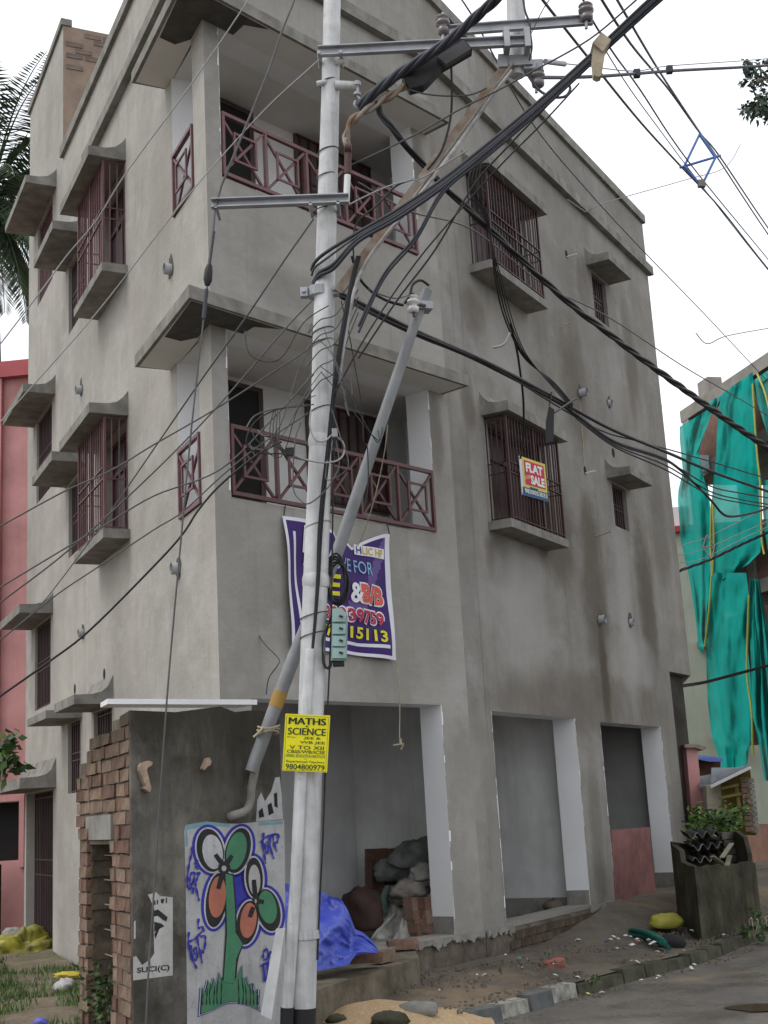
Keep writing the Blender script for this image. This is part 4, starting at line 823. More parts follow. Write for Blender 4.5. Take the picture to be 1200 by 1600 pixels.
for i in range(NX):
    for j in range(NY):
        a, b = (i + .5) / NX, (j + .5) / NY
        k = 1 if (a < .03 or a > .955 or b < .035 or b > .965) else (1 if (.075 < a < .098 and b < .9) else (2 if (abs(a - (.42 + .58 * b)) < .055 and b > .42) else (2 if (b < .5 and b > .33 and abs(a - .62 - (b - .4) * .6) < .10) else 0)))  # lilac cells paint the diagonal highlight into the vinyl colour
        k = 1 if (.085 < b < .11 and .1 < a < .93) else k
        mb.add([vs_[i * (NY + 1) + j], vs_[(i + 1) * (NY + 1) + j], vs_[(i + 1) * (NY + 1) + j + 1], vs_[i * (NY + 1) + j + 1]], [(0, 1, 2, 3)], k, True)
mb.build('vinyl_sheet', m_vinyl, bn)
tx = MB(); wt = lambda a, b: wv(a, b / topy(a))
def T(body, x0, x1, y0, y1, m, bo=.03, out=None, sh=0):
    if out is not None: put_text(tx, mp, body, x0 - .01, x1 + .01, y0 - .012, y1 + .012, .008, out, bo + .03, sh, 0, wt)
    put_text(tx, mp, body, x0, x1, y0, y1, .011, m, bo, sh, 0, wt)
T('APPROVE FOR', .16, .80, .64, .74, 2, .0); T('J', .16, .24, .44, .64, 0, .05); T('EE', .27, .47, .44, .60, 0, .03); T('&', .56, .68, .40, .56, 1, .03); T('B/B', .66, .91, .41, .56, 3, .04, 1)
T('98300', .2, .52, .25, .36, 4, .03, 1); T('39759', .53, .89, .25, .355, 4, .03, 1); T('98745', .2, .51, .12, .21, 0, .03); T('15113', .54, .90, .125, .215, 0, .03)
rect(tx, mp, .64, .94, .79, .87, .0075, 1, wt, 6); T('LIC HF', .72, .92, .8, .86, 5, .02); T('H', .66, .71, .8, .86, 6, .02)
tx.add([mp(a, b, .009 + wt(a, b)) for a, b in ((.16, .74), (.34, .72), (.32, .92), (.17, .95))], [(0, 1, 2, 3)], 1); tx.add([mp(a, b, .012 + wt(a, b)) for a, b in ((.20, .84), (.25, .77), (.31, .80), (.28, .88), (.20, .92))], [(0, 1, 2, 3, 4)], 3)
tx.build('print', [flat('print_yellow', (.66, .62, .02)), flat('print_white', (.7, .7, .74)), flat('print_cyan', (.20, .42, .60)), flat('print_red', (.62, .10, .07)), flat('print_crimson', (.42, .03, .07)), flat('print_gold', (.55, .38, .05)), flat('print_navy', (.03, .03, .2))], bn)
mb = MB(); mb.tube(spline([W1(2.12, .05, 2.99), W1(2.13, .06, 2.7), W1(2.09, .06, 2.25)], 5), .005, 5); c = W1(2.09, .07, 2.2); mb.tube([c + (0, 0, .06), c], .014, 6); mb.tube([c + (-.07, 0, 0), c + (.03, 0, .01)], .01, 5); mb.tube([c + (.03, 0, .01), c + (.0, 0, -.04)], .008, 5); mb.build('hanging_string', m_tan, bn)
mb = MB(); mb.tube([TRb, W1(2.13, .02, 4.32)], .006, 5); mb.tube([TLb, W1(.8, .02, 4.32)], .006, 5); mb.build('tie_string', m_black, bn)

# ------------------------------------------------------------------ overhead cables
def cable(label, pts, w, mat=m_wire, name='cable', group=None, k=6, jit=0):
    P_ = [at(*p) for p in pts]
    sp = spline(P_, k); mid = dist(P_[len(P_) // 2]); mb = MB(); mb.tube(sp, w / 2 * mid / F, 6)
    o = mb.build(name, mat, None, label=label, category='cable')
    if group: o['group'] = group
    return o
def twisted(label, pts, w, mat, ns=3, pitch=.28, name='twisted_cable', taper=None):
    P_ = spline([at(*p) for p in pts], 14); mb = MB(); n = len(P_); L_ = 0; rs_ = []
    ph = [0]
    for i in range(1, n): ph.append(ph[-1] + np.linalg.norm(P_[i] - P_[i - 1]) / pitch * 2 * math.pi)
    for k in range(ns):
        out, rad_ = [], []
        for i in range(n):
            t = P_[min(i + 1, n - 1)] - P_[max(i - 1, 0)]; t /= np.linalg.norm(t) + 1e-9; a = np.cross(t, [0, 0, 1]); a /= np.linalg.norm(a); b = np.cross(a, t)
            R_ = w / 2 * dist(P_[i]) / F * .52; g_ = ph[i] + k * 2 * math.pi / ns; out.append(P_[i] + (a * math.cos(g_) + b * math.sin(g_)) * R_); rad_.append(R_ * .95)
        mb.tube(out, rad_, 7)
    return mb.build(name, mat, None, label=label, category='cable')
twisted('thick twisted black power cable rising from the white pole to the upper right', [(560, 168, 8.2), (585, 145, 8.15), (620, 118, 8.1), (660, 92, 8.0), (700, 65, 7.9), (740, 30, 7.8), (785, -10, 7.6), (830, -50, 7.4)], 17, m_blued, 4, .62)
twisted('taped grey cable tail bent down beside the white pole', [(652, 118, 8.15), (625, 140, 8.15), (600, 156, 8.17), (575, 171, 8.19), (556, 183, 8.2), (545, 197, 8.21), (541, 212, 8.22), (542, 230, 8.22)], 14, m_rust, 2, .3, 'taped_cable')
bj = MB(); bj.prism([at(628, 118, 8.1), at(690, 62, 8.05), at(724, 60, 8.05), at(738, 76, 8.05), at(690, 104, 8.08), at(668, 128, 8.1), at(662, 133, 8.1), at(640, 138, 8.12)], (0, .09, .0)); jo = bj.build('cable_joint', m_black, None, label='black splice box taped under the thick twisted power cable', category='cable joint')
bj = MB(); bj.prism([at(683, 88, 8.035), at(724, 62, 8.0), at(736, 76, 8.0), at(697, 100, 8.035)], (0, .05, 0)); bj.build('grey_cover', M('grey_plastic', (.10, .10, .105), .5), jo)
twisted('thick black bundled cable running down right across the street wall', [(590, 158, 8.17), (594, 176, 8.2), (612, 200, 8.2), (640, 234, 8.3), (690, 288, 8.6), (740, 335, 9.0), (775, 368, 9.3), (830, 420, 9.8), (895, 478, 10.6), (950, 520, 11.3), (1005, 562, 12.2), (1060, 602, 13.2), (1130, 652, 14.8), (1200, 700, 16.5), (1260, 740, 18)], 11, m_black, 3, 1.5)
for k in range(6):
    o = k - 2.5; dx, dy = o * 1.7, o * 1.9
    pts = [(1060 + dx, -30 + dy, 6.9), (1015 + dx, 8 + dy, 7.1), (935 + dx * .8, 82 + dy * .9, 7.4), (850 + dx * .9, 160 + dy * 1.1, 7.6), (760 + dx, 236 + dy * 1.3, 7.8), (690 + dx, 292 + dy * 1.6, 7.9), (620 + dx * .6, 340 + dy * 2.2, 8.0), (560, 375 + dy * 2.6, 8.05)]
    if k in (0, 1): pts += [(510, 394 + 10 * k, 8.15), (492, 410 + 8 * k, 8.22), (487, 422 + 8 * k, 8.34)]
    elif k in (2, 3): pts += [(522, 398 + 7 * k, 8.15), (499, 416 + 5 * k, 8.22), (489, 432 + 5 * k, 8.34)]
    elif k in (4, 5): pts = pts[:6] + [(650, 345 + k * 6, 8.0), (600, 400 + k * 7, 8.1), (560, 470 + 10 * k, 8.15)]
    cable(('uppermost', 'second', 'third', 'fourth', 'fifth', 'lowest')[k] + ' strand of the black cable bundle tied with a cloth strip', pts, 6 if k in (0, 2, 3) else 4, m_blued if k != 1 else m_wire, 'bundle_cable', 'black cables tied together above the street')
rg = MB(); rg.prism([at(930, 62, 7.3), at(944, 55, 7.3), at(946, 80, 7.3), at(940, 118, 7.3), at(934, 120, 7.3), at(928, 117, 7.3), at(926, 90, 7.3)], (0, .06, 0)); rg.prism([at(926, 66, 7.28), at(940, 50, 7.28), at(955, 62, 7.28), at(942, 80, 7.28)], (0, .12, 0)); rg.build('cloth_tie', m_tan, None, label='beige cloth strip knotted round the black cable bundle', category='cloth')
cable('double black service cable from the pole clamp past the sale sign, upper strand', [(532, 458, 8.25), (600, 493, 8.6), (660, 522, 9.0), (760, 566, 9.7), (860, 618, 10.6), (950, 668, 11.6), (1040, 706, 13), (1120, 740, 15), (1200, 768, 17), (1260, 790, 18)], 5.5, m_black)
cable('double black service cable from the pole clamp past the sale sign, lower strand', [(532, 463, 8.25), (600, 499, 8.6), (660, 527, 9.0), (740, 560, 9.6), (860, 622, 10.6), (900, 648, 11), (960, 690, 11.7), (1040, 718, 13), (1085, 755, 14), (1112, 783, 14.5), (1135, 806, 15), (1170, 803, 16), (1200, 794, 17)], 5, m_black)
cable('thin black drop wire below the double service cable heading right', [(540, 470, 8.25), (620, 508, 8.7), (760, 568, 9.7), (880, 640, 10.8), (945, 675, 11.6), (1000, 690, 12.4), (1100, 718, 14.2), (1190, 745, 16.5), (1250, 760, 18)], 2.5, m_black)
for k, (y1, y2) in enumerate(((728, 775), (735, 785), (742, 790))): cable(('upper', 'middle', 'lower')[k] + ' thin slack wire fanning to the green netting at right', [(900, 645 + k * 4, 11), (960, 692 + k * 3, 11.7), (1040, y1 - 8, 13), (1110, (y1 + y2) / 2 + 8, 14.5), (1160, y2 - 4, 16), (1200, y2 + 3, 17), (1250, y2 + 12, 18)], 2.2, m_black, 'cable', 'thin wires fanning to the netting')
# loops near the upper street window
pk = [(745, 250), (733, 275), (735, 300), (748, 320), (762, 345)]
for k in range(4):
    cable('black wire of the loose bundle looping down past upper bay window', [(742 + k * 4, 252 - k * 6, 9.0), (733 + k * 5, 278 + k * 3, 9.0), (738 + k * 4, 310, 9.05), (756 + k * 2, 335, 9.1), (768 + k, 380 + k * 4, 9.2), (772 + k * 3, 425, 9.3), (783 + k * 4, 480, 9.5), (800 + k * 3, 525, 9.8), (822 + k * 2, 562, 10.1), (865, 597 + k * 3, 10.5), (895, 632 + k * 3, 10.9)], 3 - .35 * k, m_black, 'loop_cable', 'loose black wires at the upper bay window')
cable('thin wire circling the head of the upper bay window', [(742, 262, 9.0), (760, 255, 9.0), (778, 268, 9.0), (788, 288, 9.1)], 2.5, m_black)
cable('black wire hanging down to the FLAT FOR SALE placard', [(797, 505, 9.7), (806, 540, 9.9), (812, 575, 10.2), (818, 630, 10.6), (817, 690, 11), (813, 716, 11.5)], 3.5, m_black)
bs = MB(); bs.prism([at(858, 634, 10.6), at(866, 640, 10.6), at(865, 690, 10.6), at(853, 692, 10.6), at(854, 655, 10.6)], (0, .05, 0)); so = bs.build('cable_closure', m_black, None, label='black plastic cable closure hanging from wires above the sale placard', category='junction box')
bs = MB(); bs.tube([at(858, 634, 10.6), at(862, 612, 10.55)], .008, 5); bs.tube([at(866, 645, 10.6), at(900, 622, 10.8)], .01, 5); bs.build('tail_wire', m_wire, so)
cable('short wire tail with blue cap below the loose bundle', [(797, 520, 9.7), (790, 535, 9.7), (781, 541, 9.7), (770, 543, 9.7)], 4, m_wirel)
# sky lines running away over the street to the right
S = [('upper left conductor of the overhead line above the roof', [(835, -20, 9), (848, 0, 9.2), (927, 100, 11), (1000, 190, 13), (1062, 258, 15), (1125, 325, 17.5), (1200, 420, 21), (1290, 525, 25)], 3.2),
     ('second overhead line conductor passing the insulator tip', [(905, -20, 9), (922, 25, 9.6), (960, 85, 10.6), (1000, 140, 12), (1080, 258, 15), (1200, 405, 21), (1290, 515, 25)], 3),
     ('overhead line conductor reaching the top of the blue spacer', [(925, -25, 9), (985, 68, 10.6), (1045, 140, 12.8), (1093, 207, 15), (1125, 245, 17), (1200, 356, 21), (1290, 480, 25)], 3.2),
     ('rightmost overhead line conductor above the street', [(950, -25, 9), (1020, 95, 11.4), (1062, 160, 13.4), (1093, 206, 15), (1122, 248, 17), (1200, 366, 21), (1290, 492, 25)], 3),
     ('thin lashed wire beside the second overhead conductor', [(942, 72, 10.6), (985, 140, 12), (1045, 222, 14), (1075, 262, 15), (1170, 385, 20), (1280, 520, 25)], 1.6)]
for l_, p_, w in S: cable(l_, p_, w, m_blued, 'overhead_line')
spc = MB(); A4 = [at(1093, 210, 15), at(1118, 246, 15), at(1096, 291, 15), at(1069, 260, 15)]
m_rod = M('blue_rod', (.10, .20, .50), .5, .1)
for i in range(4): spc.tube([A4[i], A4[(i + 1) % 4]], .018, 6)
spc.tube([at(1062, 262, 15), at(1126, 243, 15)], .016, 6); so = spc.build('line_spacer', m_rod, None, label='blue diamond shaped wire spacer hung among overhead lines in the sky', category='line spacer')
spc = MB(); spc.aab(at(1096, 287, 15), (.045, .03, .045)); spc.build('clamp', m_porc, so)
cable('black horizontal service cable from outrigger insulator to the tree at right', [(848, 121, 8.25), (885, 121, 8.6), (940, 119, 9), (995, 115, 9.5), (1045, 111, 10), (1100, 108, 10.6), (1160, 105, 11.2), (1215, 101, 12)], 5, m_blued)
cable('thin upper stay wire above the horizontal service cable', [(850, 96, 8.2), (870, 98, 8.4), (915, 103, 8.8), (990, 111, 9.5), (1045, 103, 10), (1160, 95, 11.2), (1215, 90, 12)], 1.8, m_wirel)
mb = MB(); mb.tube([at(852, 96, 8.2), at(882, 100, 8.5)], .02, 8); mb.build('turnbuckle', m_galv, None, label='grey turnbuckle at the end of the thin stay wire', category='turnbuckle')
for x, y, Y, l_ in ((995, 115, 9.5, 'left'), (1046, 109, 10, 'right')):
    mb = MB(); mb.aab(at(x, y, Y), (.025, .025, .03)); mb.build('cable_clip', m_blued, None, label=l_ + ' one of two dark clips holding the horizontal service cable', category='cable clip', group='clips on the service cable')
cable('looped cable end below the outrigger insulator', [(820, 108, 8.25), (830, 125, 8.22), (845, 143, 8.2), (866, 152, 8.15), (884, 150, 8.15), (891, 138, 8.15), (885, 128, 8.15)], 4.5, m_blued)
cable('black jumper cable hanging from the insulator arm beside the post', [(815, -20, 8.2), (820, 15, 8.2), (827, 35, 8.2), (829, 55, 8.2), (831, 75, 8.2), (827, 94, 8.22)], 3.5, m_blued)
cable('long thin wire crossing the street wall parapet from top to far right', [(700, -20, 8.6), (735, 20, 9), (830, 190, 11), (920, 300, 13), (1005, 392, 15), (1100, 490, 18), (1180, 575, 21), (1260, 660, 25)], 1.8, m_wire)
cable('pale wire with splice stretched right from the street parapet', [(887, 312, 13.5), (910, 328, 14), (918, 330, 14), (948, 316, 14), (1075, 280, 15), (1132, 262, 15.5), (1157, 226, 16)], 1.6, m_wirel)
cable('pale wire with small splice before the right edge of the sky', [(1087, 520, 18), (1105, 537, 18), (1135, 525, 18), (1200, 513, 19), (1250, 505, 19)], 1.7, m_wirel)
cable('thin wire sloping from the lower balcony sky gap to the netting', [(560, 285, 8.4), (640, 330, 9), (740, 360, 10), (850, 445, 11.5), (950, 495, 13), (1067, 572, 15), (1150, 620, 17), (1200, 650, 18.5), (1260, 690, 20)], 2, m_wire)
cable('slack grey wire from pole crossing over the twisted cable to lower left', [(870, -15, 7.6), (850, 12, 7.7), (830, 52, 7.8)], 1.6, m_wire)
cable('thin black wire passing the outrigger post toward upper right', [(540, 262, 8.3), (640, 215, 8.1), (720, 170, 8), (780, 140, 7.9), (835, 110, 7.8), (920, 62, 7.6), (985, 8, 7.4), (1010, -15, 7.3)], 2.8, m_wire)
cable('long straight black wire from the lower tangle toward upper right', [(560, 560, 8.15), (620, 470, 8.1), (680, 390, 8.05), (740, 290, 8), (800, 222, 7.9), (860, 160, 7.8), (920, 95, 7.7)], 3, m_black)
cable('second straight black wire beside it from the tangle toward upper right', [(520, 620, 8.15), (575, 520, 8.1), (650, 410, 8.05), (735, 310, 8), (790, 250, 7.9), (850, 190, 7.8), (905, 130, 7.7)], 2.6, m_black)
cable('dark wire from the twisted cable joint drooping to the white pipe', [(705, 100, 8.1), (706, 150, 8.15), (703, 190, 8.2), (690, 235, 8.2), (668, 265, 8.2)], 4, m_black)
cable('thin grey wire drooping between joint box and rusty strut', [(640, 140, 8.12), (665, 147, 8.15), (700, 150, 8.2), (735, 148, 8.2), (760, 138, 8.2)], 2.5, m_wire)
cable('dead end grey conductor from the sleeve up to the strut', [(545, 320, 8.2), (575, 305, 8.2), (610, 290, 8.2), (640, 282, 8.15), (665, 275, 8.15), (730, 235, 8.1)], 2.6, m_wirel)
cable('black tail wire dropping from the strut past the maroon railing', [(655, 278, 8.2), (620, 290, 8.2), (590, 320, 8.2), (560, 345, 8.2), (552, 370, 8.2), (553, 410, 8.2)], 3, m_black)
cable('thick curved black cable from strut to the leaning mast insulator', [(550, 400, 8.3), (560, 432, 8.4), (580, 455, 8.5), (605, 470, 8.55), (630, 477, 8.6)], 5, m_black)
cable('black cable loop over the top of the leaning mast', [(632, 474, 8.6), (640, 462, 8.6), (645, 445, 8.62), (657, 438, 8.66), (670, 446, 8.7)], 4.5, m_black)
cable('thin wire tied from the tangle to the mast insulator', [(575, 452, 8.4), (600, 462, 8.45), (620, 466, 8.5), (645, 460, 8.6)], 2, m_wire)
# dark bundle running down the pole
for k, (dx, w) in enumerate(((0, 4), (3, 3.2), (-2.5, 3))):
    cable(('middle', 'right hand', 'left hand')[k] + ' black cable strapped down the face of the white pole', [(560 + dx, 400, 8.14), (548 + dx, 450, 8.14), (535 + dx, 520, 8.14), (526 + dx, 580, 8.14), (519 + dx, 640, 8.16), (513 + dx, 700, 8.16), (506 + dx, 760, 8.18), (500 + dx, 830, 8.19), (497 + dx * .7, 900, 8.19), (493 + dx * .5, 960, 8.19), (488 + dx * .3, 1016, 8.19)], w, m_black, 'down_cable', 'black cables strapped down the pole')
cable('thin black wire hanging down the right side of the pole to the ground', [(523, 660, 8.28), (520, 800, 8.28), (518, 950, 8.28), (515, 1040, 8.28), (510, 1150, 8.28), (505, 1300, 8.28), (500, 1400, 8.28), (496, 1500, 8.28)], 3, m_black)
for k in range(3): cable('short black cable loop below the teal distribution box', [(518, 960 + k * 8, 8.24), (506 - k, 995, 8.2), (504 + k, 1030, 8.2), (509 + k, 1044, 8.2), (517, 1036 + k * 3, 8.22), (520, 1020, 8.24)], 2.5, m_black, 'loop_cable', 'cable loops below the teal box')
# loops of pale cable at mid pole
cable('pale wire loop hanging round the pole near the railing', [(486, 640, 8.15), (484, 665, 8.12), (492, 686, 8.1), (505, 690, 8.1), (515, 683, 8.12), (522, 676, 8.14)], 3, m_wirel)
cable('pale wire loop right of the pole at the middle balcony', [(522, 681, 8.15), (535, 690, 8.15), (538, 705, 8.15), (530, 718, 8.12), (510, 723, 8.1), (480, 719, 8.1), (455, 709, 8.1)], 3, m_wirel)
cable('grey wire from the loop running round the pole base of railing', [(524, 683, 8.15), (530, 725, 8.12), (520, 750, 8.1), (505, 770, 8.08), (482, 787, 8.08), (468, 780, 8.1), (458, 760, 8.15), (461, 690, 8.2), (470, 660, 8.25)], 2.2, m_wire)
mb = MB(); mb.aab(at(523, 677, 8.13), (.018, .02, .028)); mb.build('cable_connector', m_wirel, None, label='small white connector clipped at the right edge of the pole', category='connector')
mb = MB(); mb.aab(at(453, 706, 8.1), (.028, .02, .024)); mb.build('cable_connector', m_black, None, label='small black splitter hanging left of the pole', category='connector')
for k in range(4): cable('thin wire hanging in the tangle left of the pole', [(428 + k * 3, 642, 8.0), (422 + k * 5, 665, 8.0), (424 + k * 4, 690, 8.05), (438 + k * 2, 703, 8.08), (450, 706, 8.1)], 1.8, m_wire, 'tangle_wire', 'tangled wires left of the pole')
cable('black looped wire drooping to the left splitter', [(480, 632, 8.2), (430, 641, 8.0), (398, 660, 7.95), (385, 690, 7.95), (400, 707, 8), (440, 709, 8.1)], 2.6, m_black)
cable('pale wire arching over the tangle toward the pole', [(385, 668, 7.9), (398, 650, 7.95), (425, 640, 8), (460, 636, 8.1), (490, 632, 8.2)], 2.4, m_wire)
for k in range(5):
    cable('thin wire wound loosely round the pole below the clamp', [(487, 505 + k * 26, 8.22), (482 - k, 520 + k * 26, 8.16), (500, 500 + k * 24, 8.12), (524, 492 + k * 22, 8.16), (545, 462 + k * 16, 8.2), (560, 440 + k * 12, 8.2)], 1.9, m_wire, 'wrap_wire', 'wires wound round the pole')
for k in range(9):
    x0, y0 = random.uniform(492, 520), random.uniform(470, 640); x1, y1 = random.uniform(380, 600), y0 + random.uniform(40, 200); xm = (x0 + x1) / 2 + random.uniform(-30, 30)
    cable('loose thin wire straggling from the pole across the middle balcony', [(x0, y0, 8.14), (x0 + (xm - x0) * .5, y0 + random.uniform(20, 60), 8.08), (xm, (y0 + y1) / 2 + random.uniform(10, 70), 8.05), (x1, y1, 8.1), (x1 + random.uniform(-15, 15), y1 + random.uniform(-40, 30), 8.15)], random.uniform(1.3, 2), random.choice((m_wire, m_black)), 'tangle_wire', 'loose wires straggling from the pole')
cable('long black wire hanging straight from clamp past the middle window', [(533, 470, 8.25), (545, 520, 8.3), (556, 580, 8.35), (566, 640, 8.4), (568, 690, 8.4), (574, 700, 8.45), (575, 760, 8.5), (568, 800, 8.5)], 2, m_black)
cable('pale cord hanging from the leaning mast toward the banner', [(606, 664, 8.6), (600, 710, 8.7), (585, 780, 8.9), (565, 840, 9.2), (556, 855, 9.3)], 1.8, m_tan)
cable('thin wire curling out of the front wall left of the banner', [(403, 968, 11.0), (404, 990, 11.0), (415, 1008, 10.95), (436, 1030, 10.9), (432, 1042, 10.9), (420, 1060, 10.95), (416, 1085, 11.0)], 1.8, m_wire)
# lines going left from the pole
LW = [('topmost thin stay wire crossing the side wall from the cross arm to lower left', [(500, 92, 8.2), (480, 110, 8.2), (420, 165, 8.2), (345, 246, 8.2), (270, 335, 8.2), (150, 490, 8.3), (0, 660, 8.4), (-60, 730, 8.4)], 2, m_wirel),
      ('thin wire crossing the side wall past the top bay grille', [(395, -15, 7.6), (384, 6, 7.6), (300, 130, 7.7), (200, 266, 7.8), (150, 345, 7.9), (104, 400, 8), (60, 460, 8), (-40, 590, 8)], 2.2, m_wirel),
      ('thin black wire from under the stay arm to the first floor shade', [(490, 342, 8.2), (440, 413, 8.25), (385, 495, 8.4), (310, 600, 9), (240, 702, 10), (200, 760, 11), (140, 846, 13), (70, 938, 15.5), (45, 960, 16.4)], 2.4, m_wire),
      ('black wire from pole clamp sloping left across the middle bay grille', [(487, 470, 8.2), (440, 520, 8.2), (340, 635, 8.2), (240, 738, 8.2), (108, 859, 8.2), (0, 942, 8.2), (-60, 990, 8.2)], 2.6, m_wire),
      ('black wire nearly straight to the left edge at mid height', [(490, 540, 8.2), (440, 573, 8.2), (335, 640, 8.2), (240, 695, 8.2), (170, 737, 8.2), (100, 768, 8.2), (0, 822, 8.2), (-60, 850, 8.2)], 2.6, m_wire),
      ('black wire passing the side railing toward lower left', [(490, 585, 8.2), (430, 650, 8.2), (345, 733, 8.2), (240, 775, 8.2), (165, 820, 8.2), (108, 853, 8.2), (0, 918, 8.2), (-60, 955, 8.2)], 2.6, m_wire),
      ('wire sagging below the middle bay grille to the left edge', [(482, 645, 8.2), (400, 700, 8.2), (345, 745, 8.2), (285, 800, 8.2), (240, 828, 8.2), (150, 888, 8.2), (85, 932, 8.2), (0, 1000, 8.2), (-60, 1040, 8.2)], 2.4, m_wire),
      ('thickest sagging black wire to the lower left edge', [(440, 690, 8.1), (400, 712, 8.1), (345, 757, 8.1), (310, 797, 8.1), (285, 835, 8.1), (240, 885, 8.1), (140, 985, 8.1), (75, 1035, 8.1), (0, 1088, 8.1), (-60, 1130, 8.1)], 3.6, m_black)]
for l_, p_, w, mt in LW: cable(l_, p_, w, mt, 'service_wire')
# pole stay
stay = thing('pole_stay', 'steel guy wire with black insulator from pole top to shed foot', 'guy wire', at(236, 1440, 7.7))
mb = MB(); mb.tube([at(468, -25, 8.3), at(458, 5, 8.28), at(440, 50, 8.25), at(420, 110, 8.22), at(346, 290, 8.18), at(337, 322, 8.17)], .008, 6); mb.tube(spline([at(336, 325, 8.17), at(332, 370, 8.1), at(326, 415, 8.05)], 4), .008, 6); mb.tube(spline([at(324, 448, 8.03), at(319, 490, 8.0), at(318, 500, 8.0), at(300, 660, 7.95), at(284, 830, 7.9), (at(261, 1090, 7.8)), at(238, 1430, 7.7), at(233, 1500, 7.68), at(228, 1600, 7.66)], 4), .006, 6); mb.build('wire', m_wire, stay)
mb = MB(); mb.tube([at(334, 362, 8.11), at(327, 412, 8.06)], .012, 6); mb.tube([at(323, 452, 8.02), at(318, 498, 8.0)], .014, 6); mb.build('grip_wrap', m_blued, stay)
mb = MB(); mb.tube([at(327.5, 414, 8.05), at(326, 422, 8.05), at(324.5, 438, 8.04), at(323.5, 446, 8.04)], [.018, .028, .03, .016], 10); mb.build('insulator', m_black, stay)

# ------------------------------------------------------------------ things in and before the shops
def drape(name, label, cat, rows, mats, Yoff, n=26, amp=.05, seed=1, thick=0, **kw):
    """cloth between a left and right pixel edge per row: rows=(y, xl, xr, Y)"""
    mb = MB(); vs_ = []; m_ = len(rows)
    R_ = []
    for i in range(m_ - 1):
        for k in range(5): R_.append([rows[i][c] + (rows[i + 1][c] - rows[i][c]) * k / 5 for c in range(4)])
    R_.append(list(rows[-1]))
    for i, (y, xl, xr, Y) in enumerate(R_):
        for j in range(n + 1):
            a = j / n; yy = y + kw.get('slope', 0) * (a - .5)
            Yd = Y + amp * (math.sin(a * kw.get('fold', 9) + i * .13 + seed) * .5 + fn(a * 4 + seed, i * .12, 1.0, seed) * 1.2 + .5 * fn(a * 11 + seed, i * .3, 1, seed) + kw.get('fine', 0) * fn(a * 23 + i * .35, i * .5 - a * 6, 1, seed + 2)) + kw.get('tilt', 0) * (a - .5)
            vs_.append(kw['fr'].hit(xl + (xr - xl) * a, yy, kw['d'] - (Yd - Y)) if 'fr' in kw else at(xl + (xr - xl) * a, yy, Yd))
    mb.add(vs_, [(i * (n + 1) + j, i * (n + 1) + j + 1, (i + 1) * (n + 1) + j + 1, (i + 1) * (n + 1) + j) for i in range(len(R_) - 1) for j in range(n)], 0, True)
    return mb.build(name, mats, kw.get('parent'), **({'label': label, 'category': cat} if label else {}))
m_tarp = M('blue_tarpaulin', (.02, .04, .33), .45, .25, 7, (.075, .105, .42), .9, 11, 0, .45)
def lump(name, label, cat, c, r, mat, seed=0, fold=.35, n=18, flat_=1.0):
    mb = MB(); vs_ = []
    for i in range(n + 1):
        th = math.pi * i / n
        for j in range(2 * n):
            ph = math.pi * j / n; d_ = Vector((math.sin(th) * math.cos(ph), math.sin(th) * math.sin(ph), math.cos(th)))
            k = 1 + fold * (noise.noise(d_ * 1.7 + Vector((seed, 0, 0))) + .6 * abs(noise.noise(d_ * 4 + Vector((0, seed, 0)))) + .3 * noise.noise(d_ * 9 + Vector((0, seed, 3))))
            q_ = np.array([d_.x * r[0] * k, d_.y * r[1] * k, d_.z * r[2] * k]); q_[2] = max(q_[2], -r[2] * .6); vs_.append(np.array(c) + q_)
    m2 = 2 * n
    mb.add(vs_, [(i * m2 + j, (i + 1) * m2 + j, (i + 1) * m2 + (j + 1) % m2, i * m2 + (j + 1) % m2) for i in range(n) for j in range(m2)], 0, True)
    return mb.build(name, mat, None, label=label, category=cat)
# blue tarpaulin heap on the step: a sheet thrown over a pile
tp = MB(); NXt, NYt = 46, 30; vs_ = []
for i in range(NXt + 1):
    for j in range(NYt + 1):
        a, b = i / NXt, j / NYt
        X = 428 + (590 - 428) * a; top = np.interp(X, [428, 445, 500, 520, 533, 545, 555, 566, 580, 592], [1375, 1380, 1392, 1402, 1404, 1425, 1452, 1456, 1468, 1484]); bot = np.interp(X, [428, 500, 545, 550, 556, 592], [1530, 1516, 1508, 1500, 1492, 1489])
        y = top + (bot - top) * b; Y = 10.75 - .45 * b + .10 * fn(a * 5, b * 3.5, 1, 3) + .08 * abs(fn(a * 9 + 3, b * 8, 1, 8)) + .03 * abs(fn(a * 21, b * 17, 1, 5)) + (.12 if a > .74 else 0) + .05 * math.sin(a * 16 + b * 5); vs_.append(at(X, y, Y))
tp.add(vs_, [(i * (NYt + 1) + j, (i + 1) * (NYt + 1) + j, (i + 1) * (NYt + 1) + j + 1, i * (NYt + 1) + j + 1) for i in range(NXt) for j in range(NYt)], 0, True)
tp.build('tarpaulin', m_tarp, None, label='crumpled bright blue tarpaulin thrown over a heap on the step', category='tarpaulin')
def shopbrick(px, py, Y, label, ang=.8, sc=(1, 1, 1), mi=0, up=False, grp=None):
    o = link('brick', BM[(.235, mi)], None, label=label, category='brick'); o.location = Vector([float(c) for c in at(px, py, Y)]); o.rotation_euler = (0, 0, ang) if not up else (0, R(90), ang); o.scale = sc
    if grp: o['group'] = grp
    return o
shopbrick(629, 1476, 12.1, 'single red brick lying at the edge of the shop floor', R(12), (1.15, 1.1, 1.1), 0)
shopbrick(572, 1496, 10.9, 'brown brick under the right corner of the blue tarpaulin', R(5), (1.1, 1.2, 1.1), 2)
shopbrick(598, 1494, 11.2, 'brick standing just right of the tarpaulin corner', R(60), (1, 1, 1.15), 1)
pg = 'bricks stacked beside the white jamb'
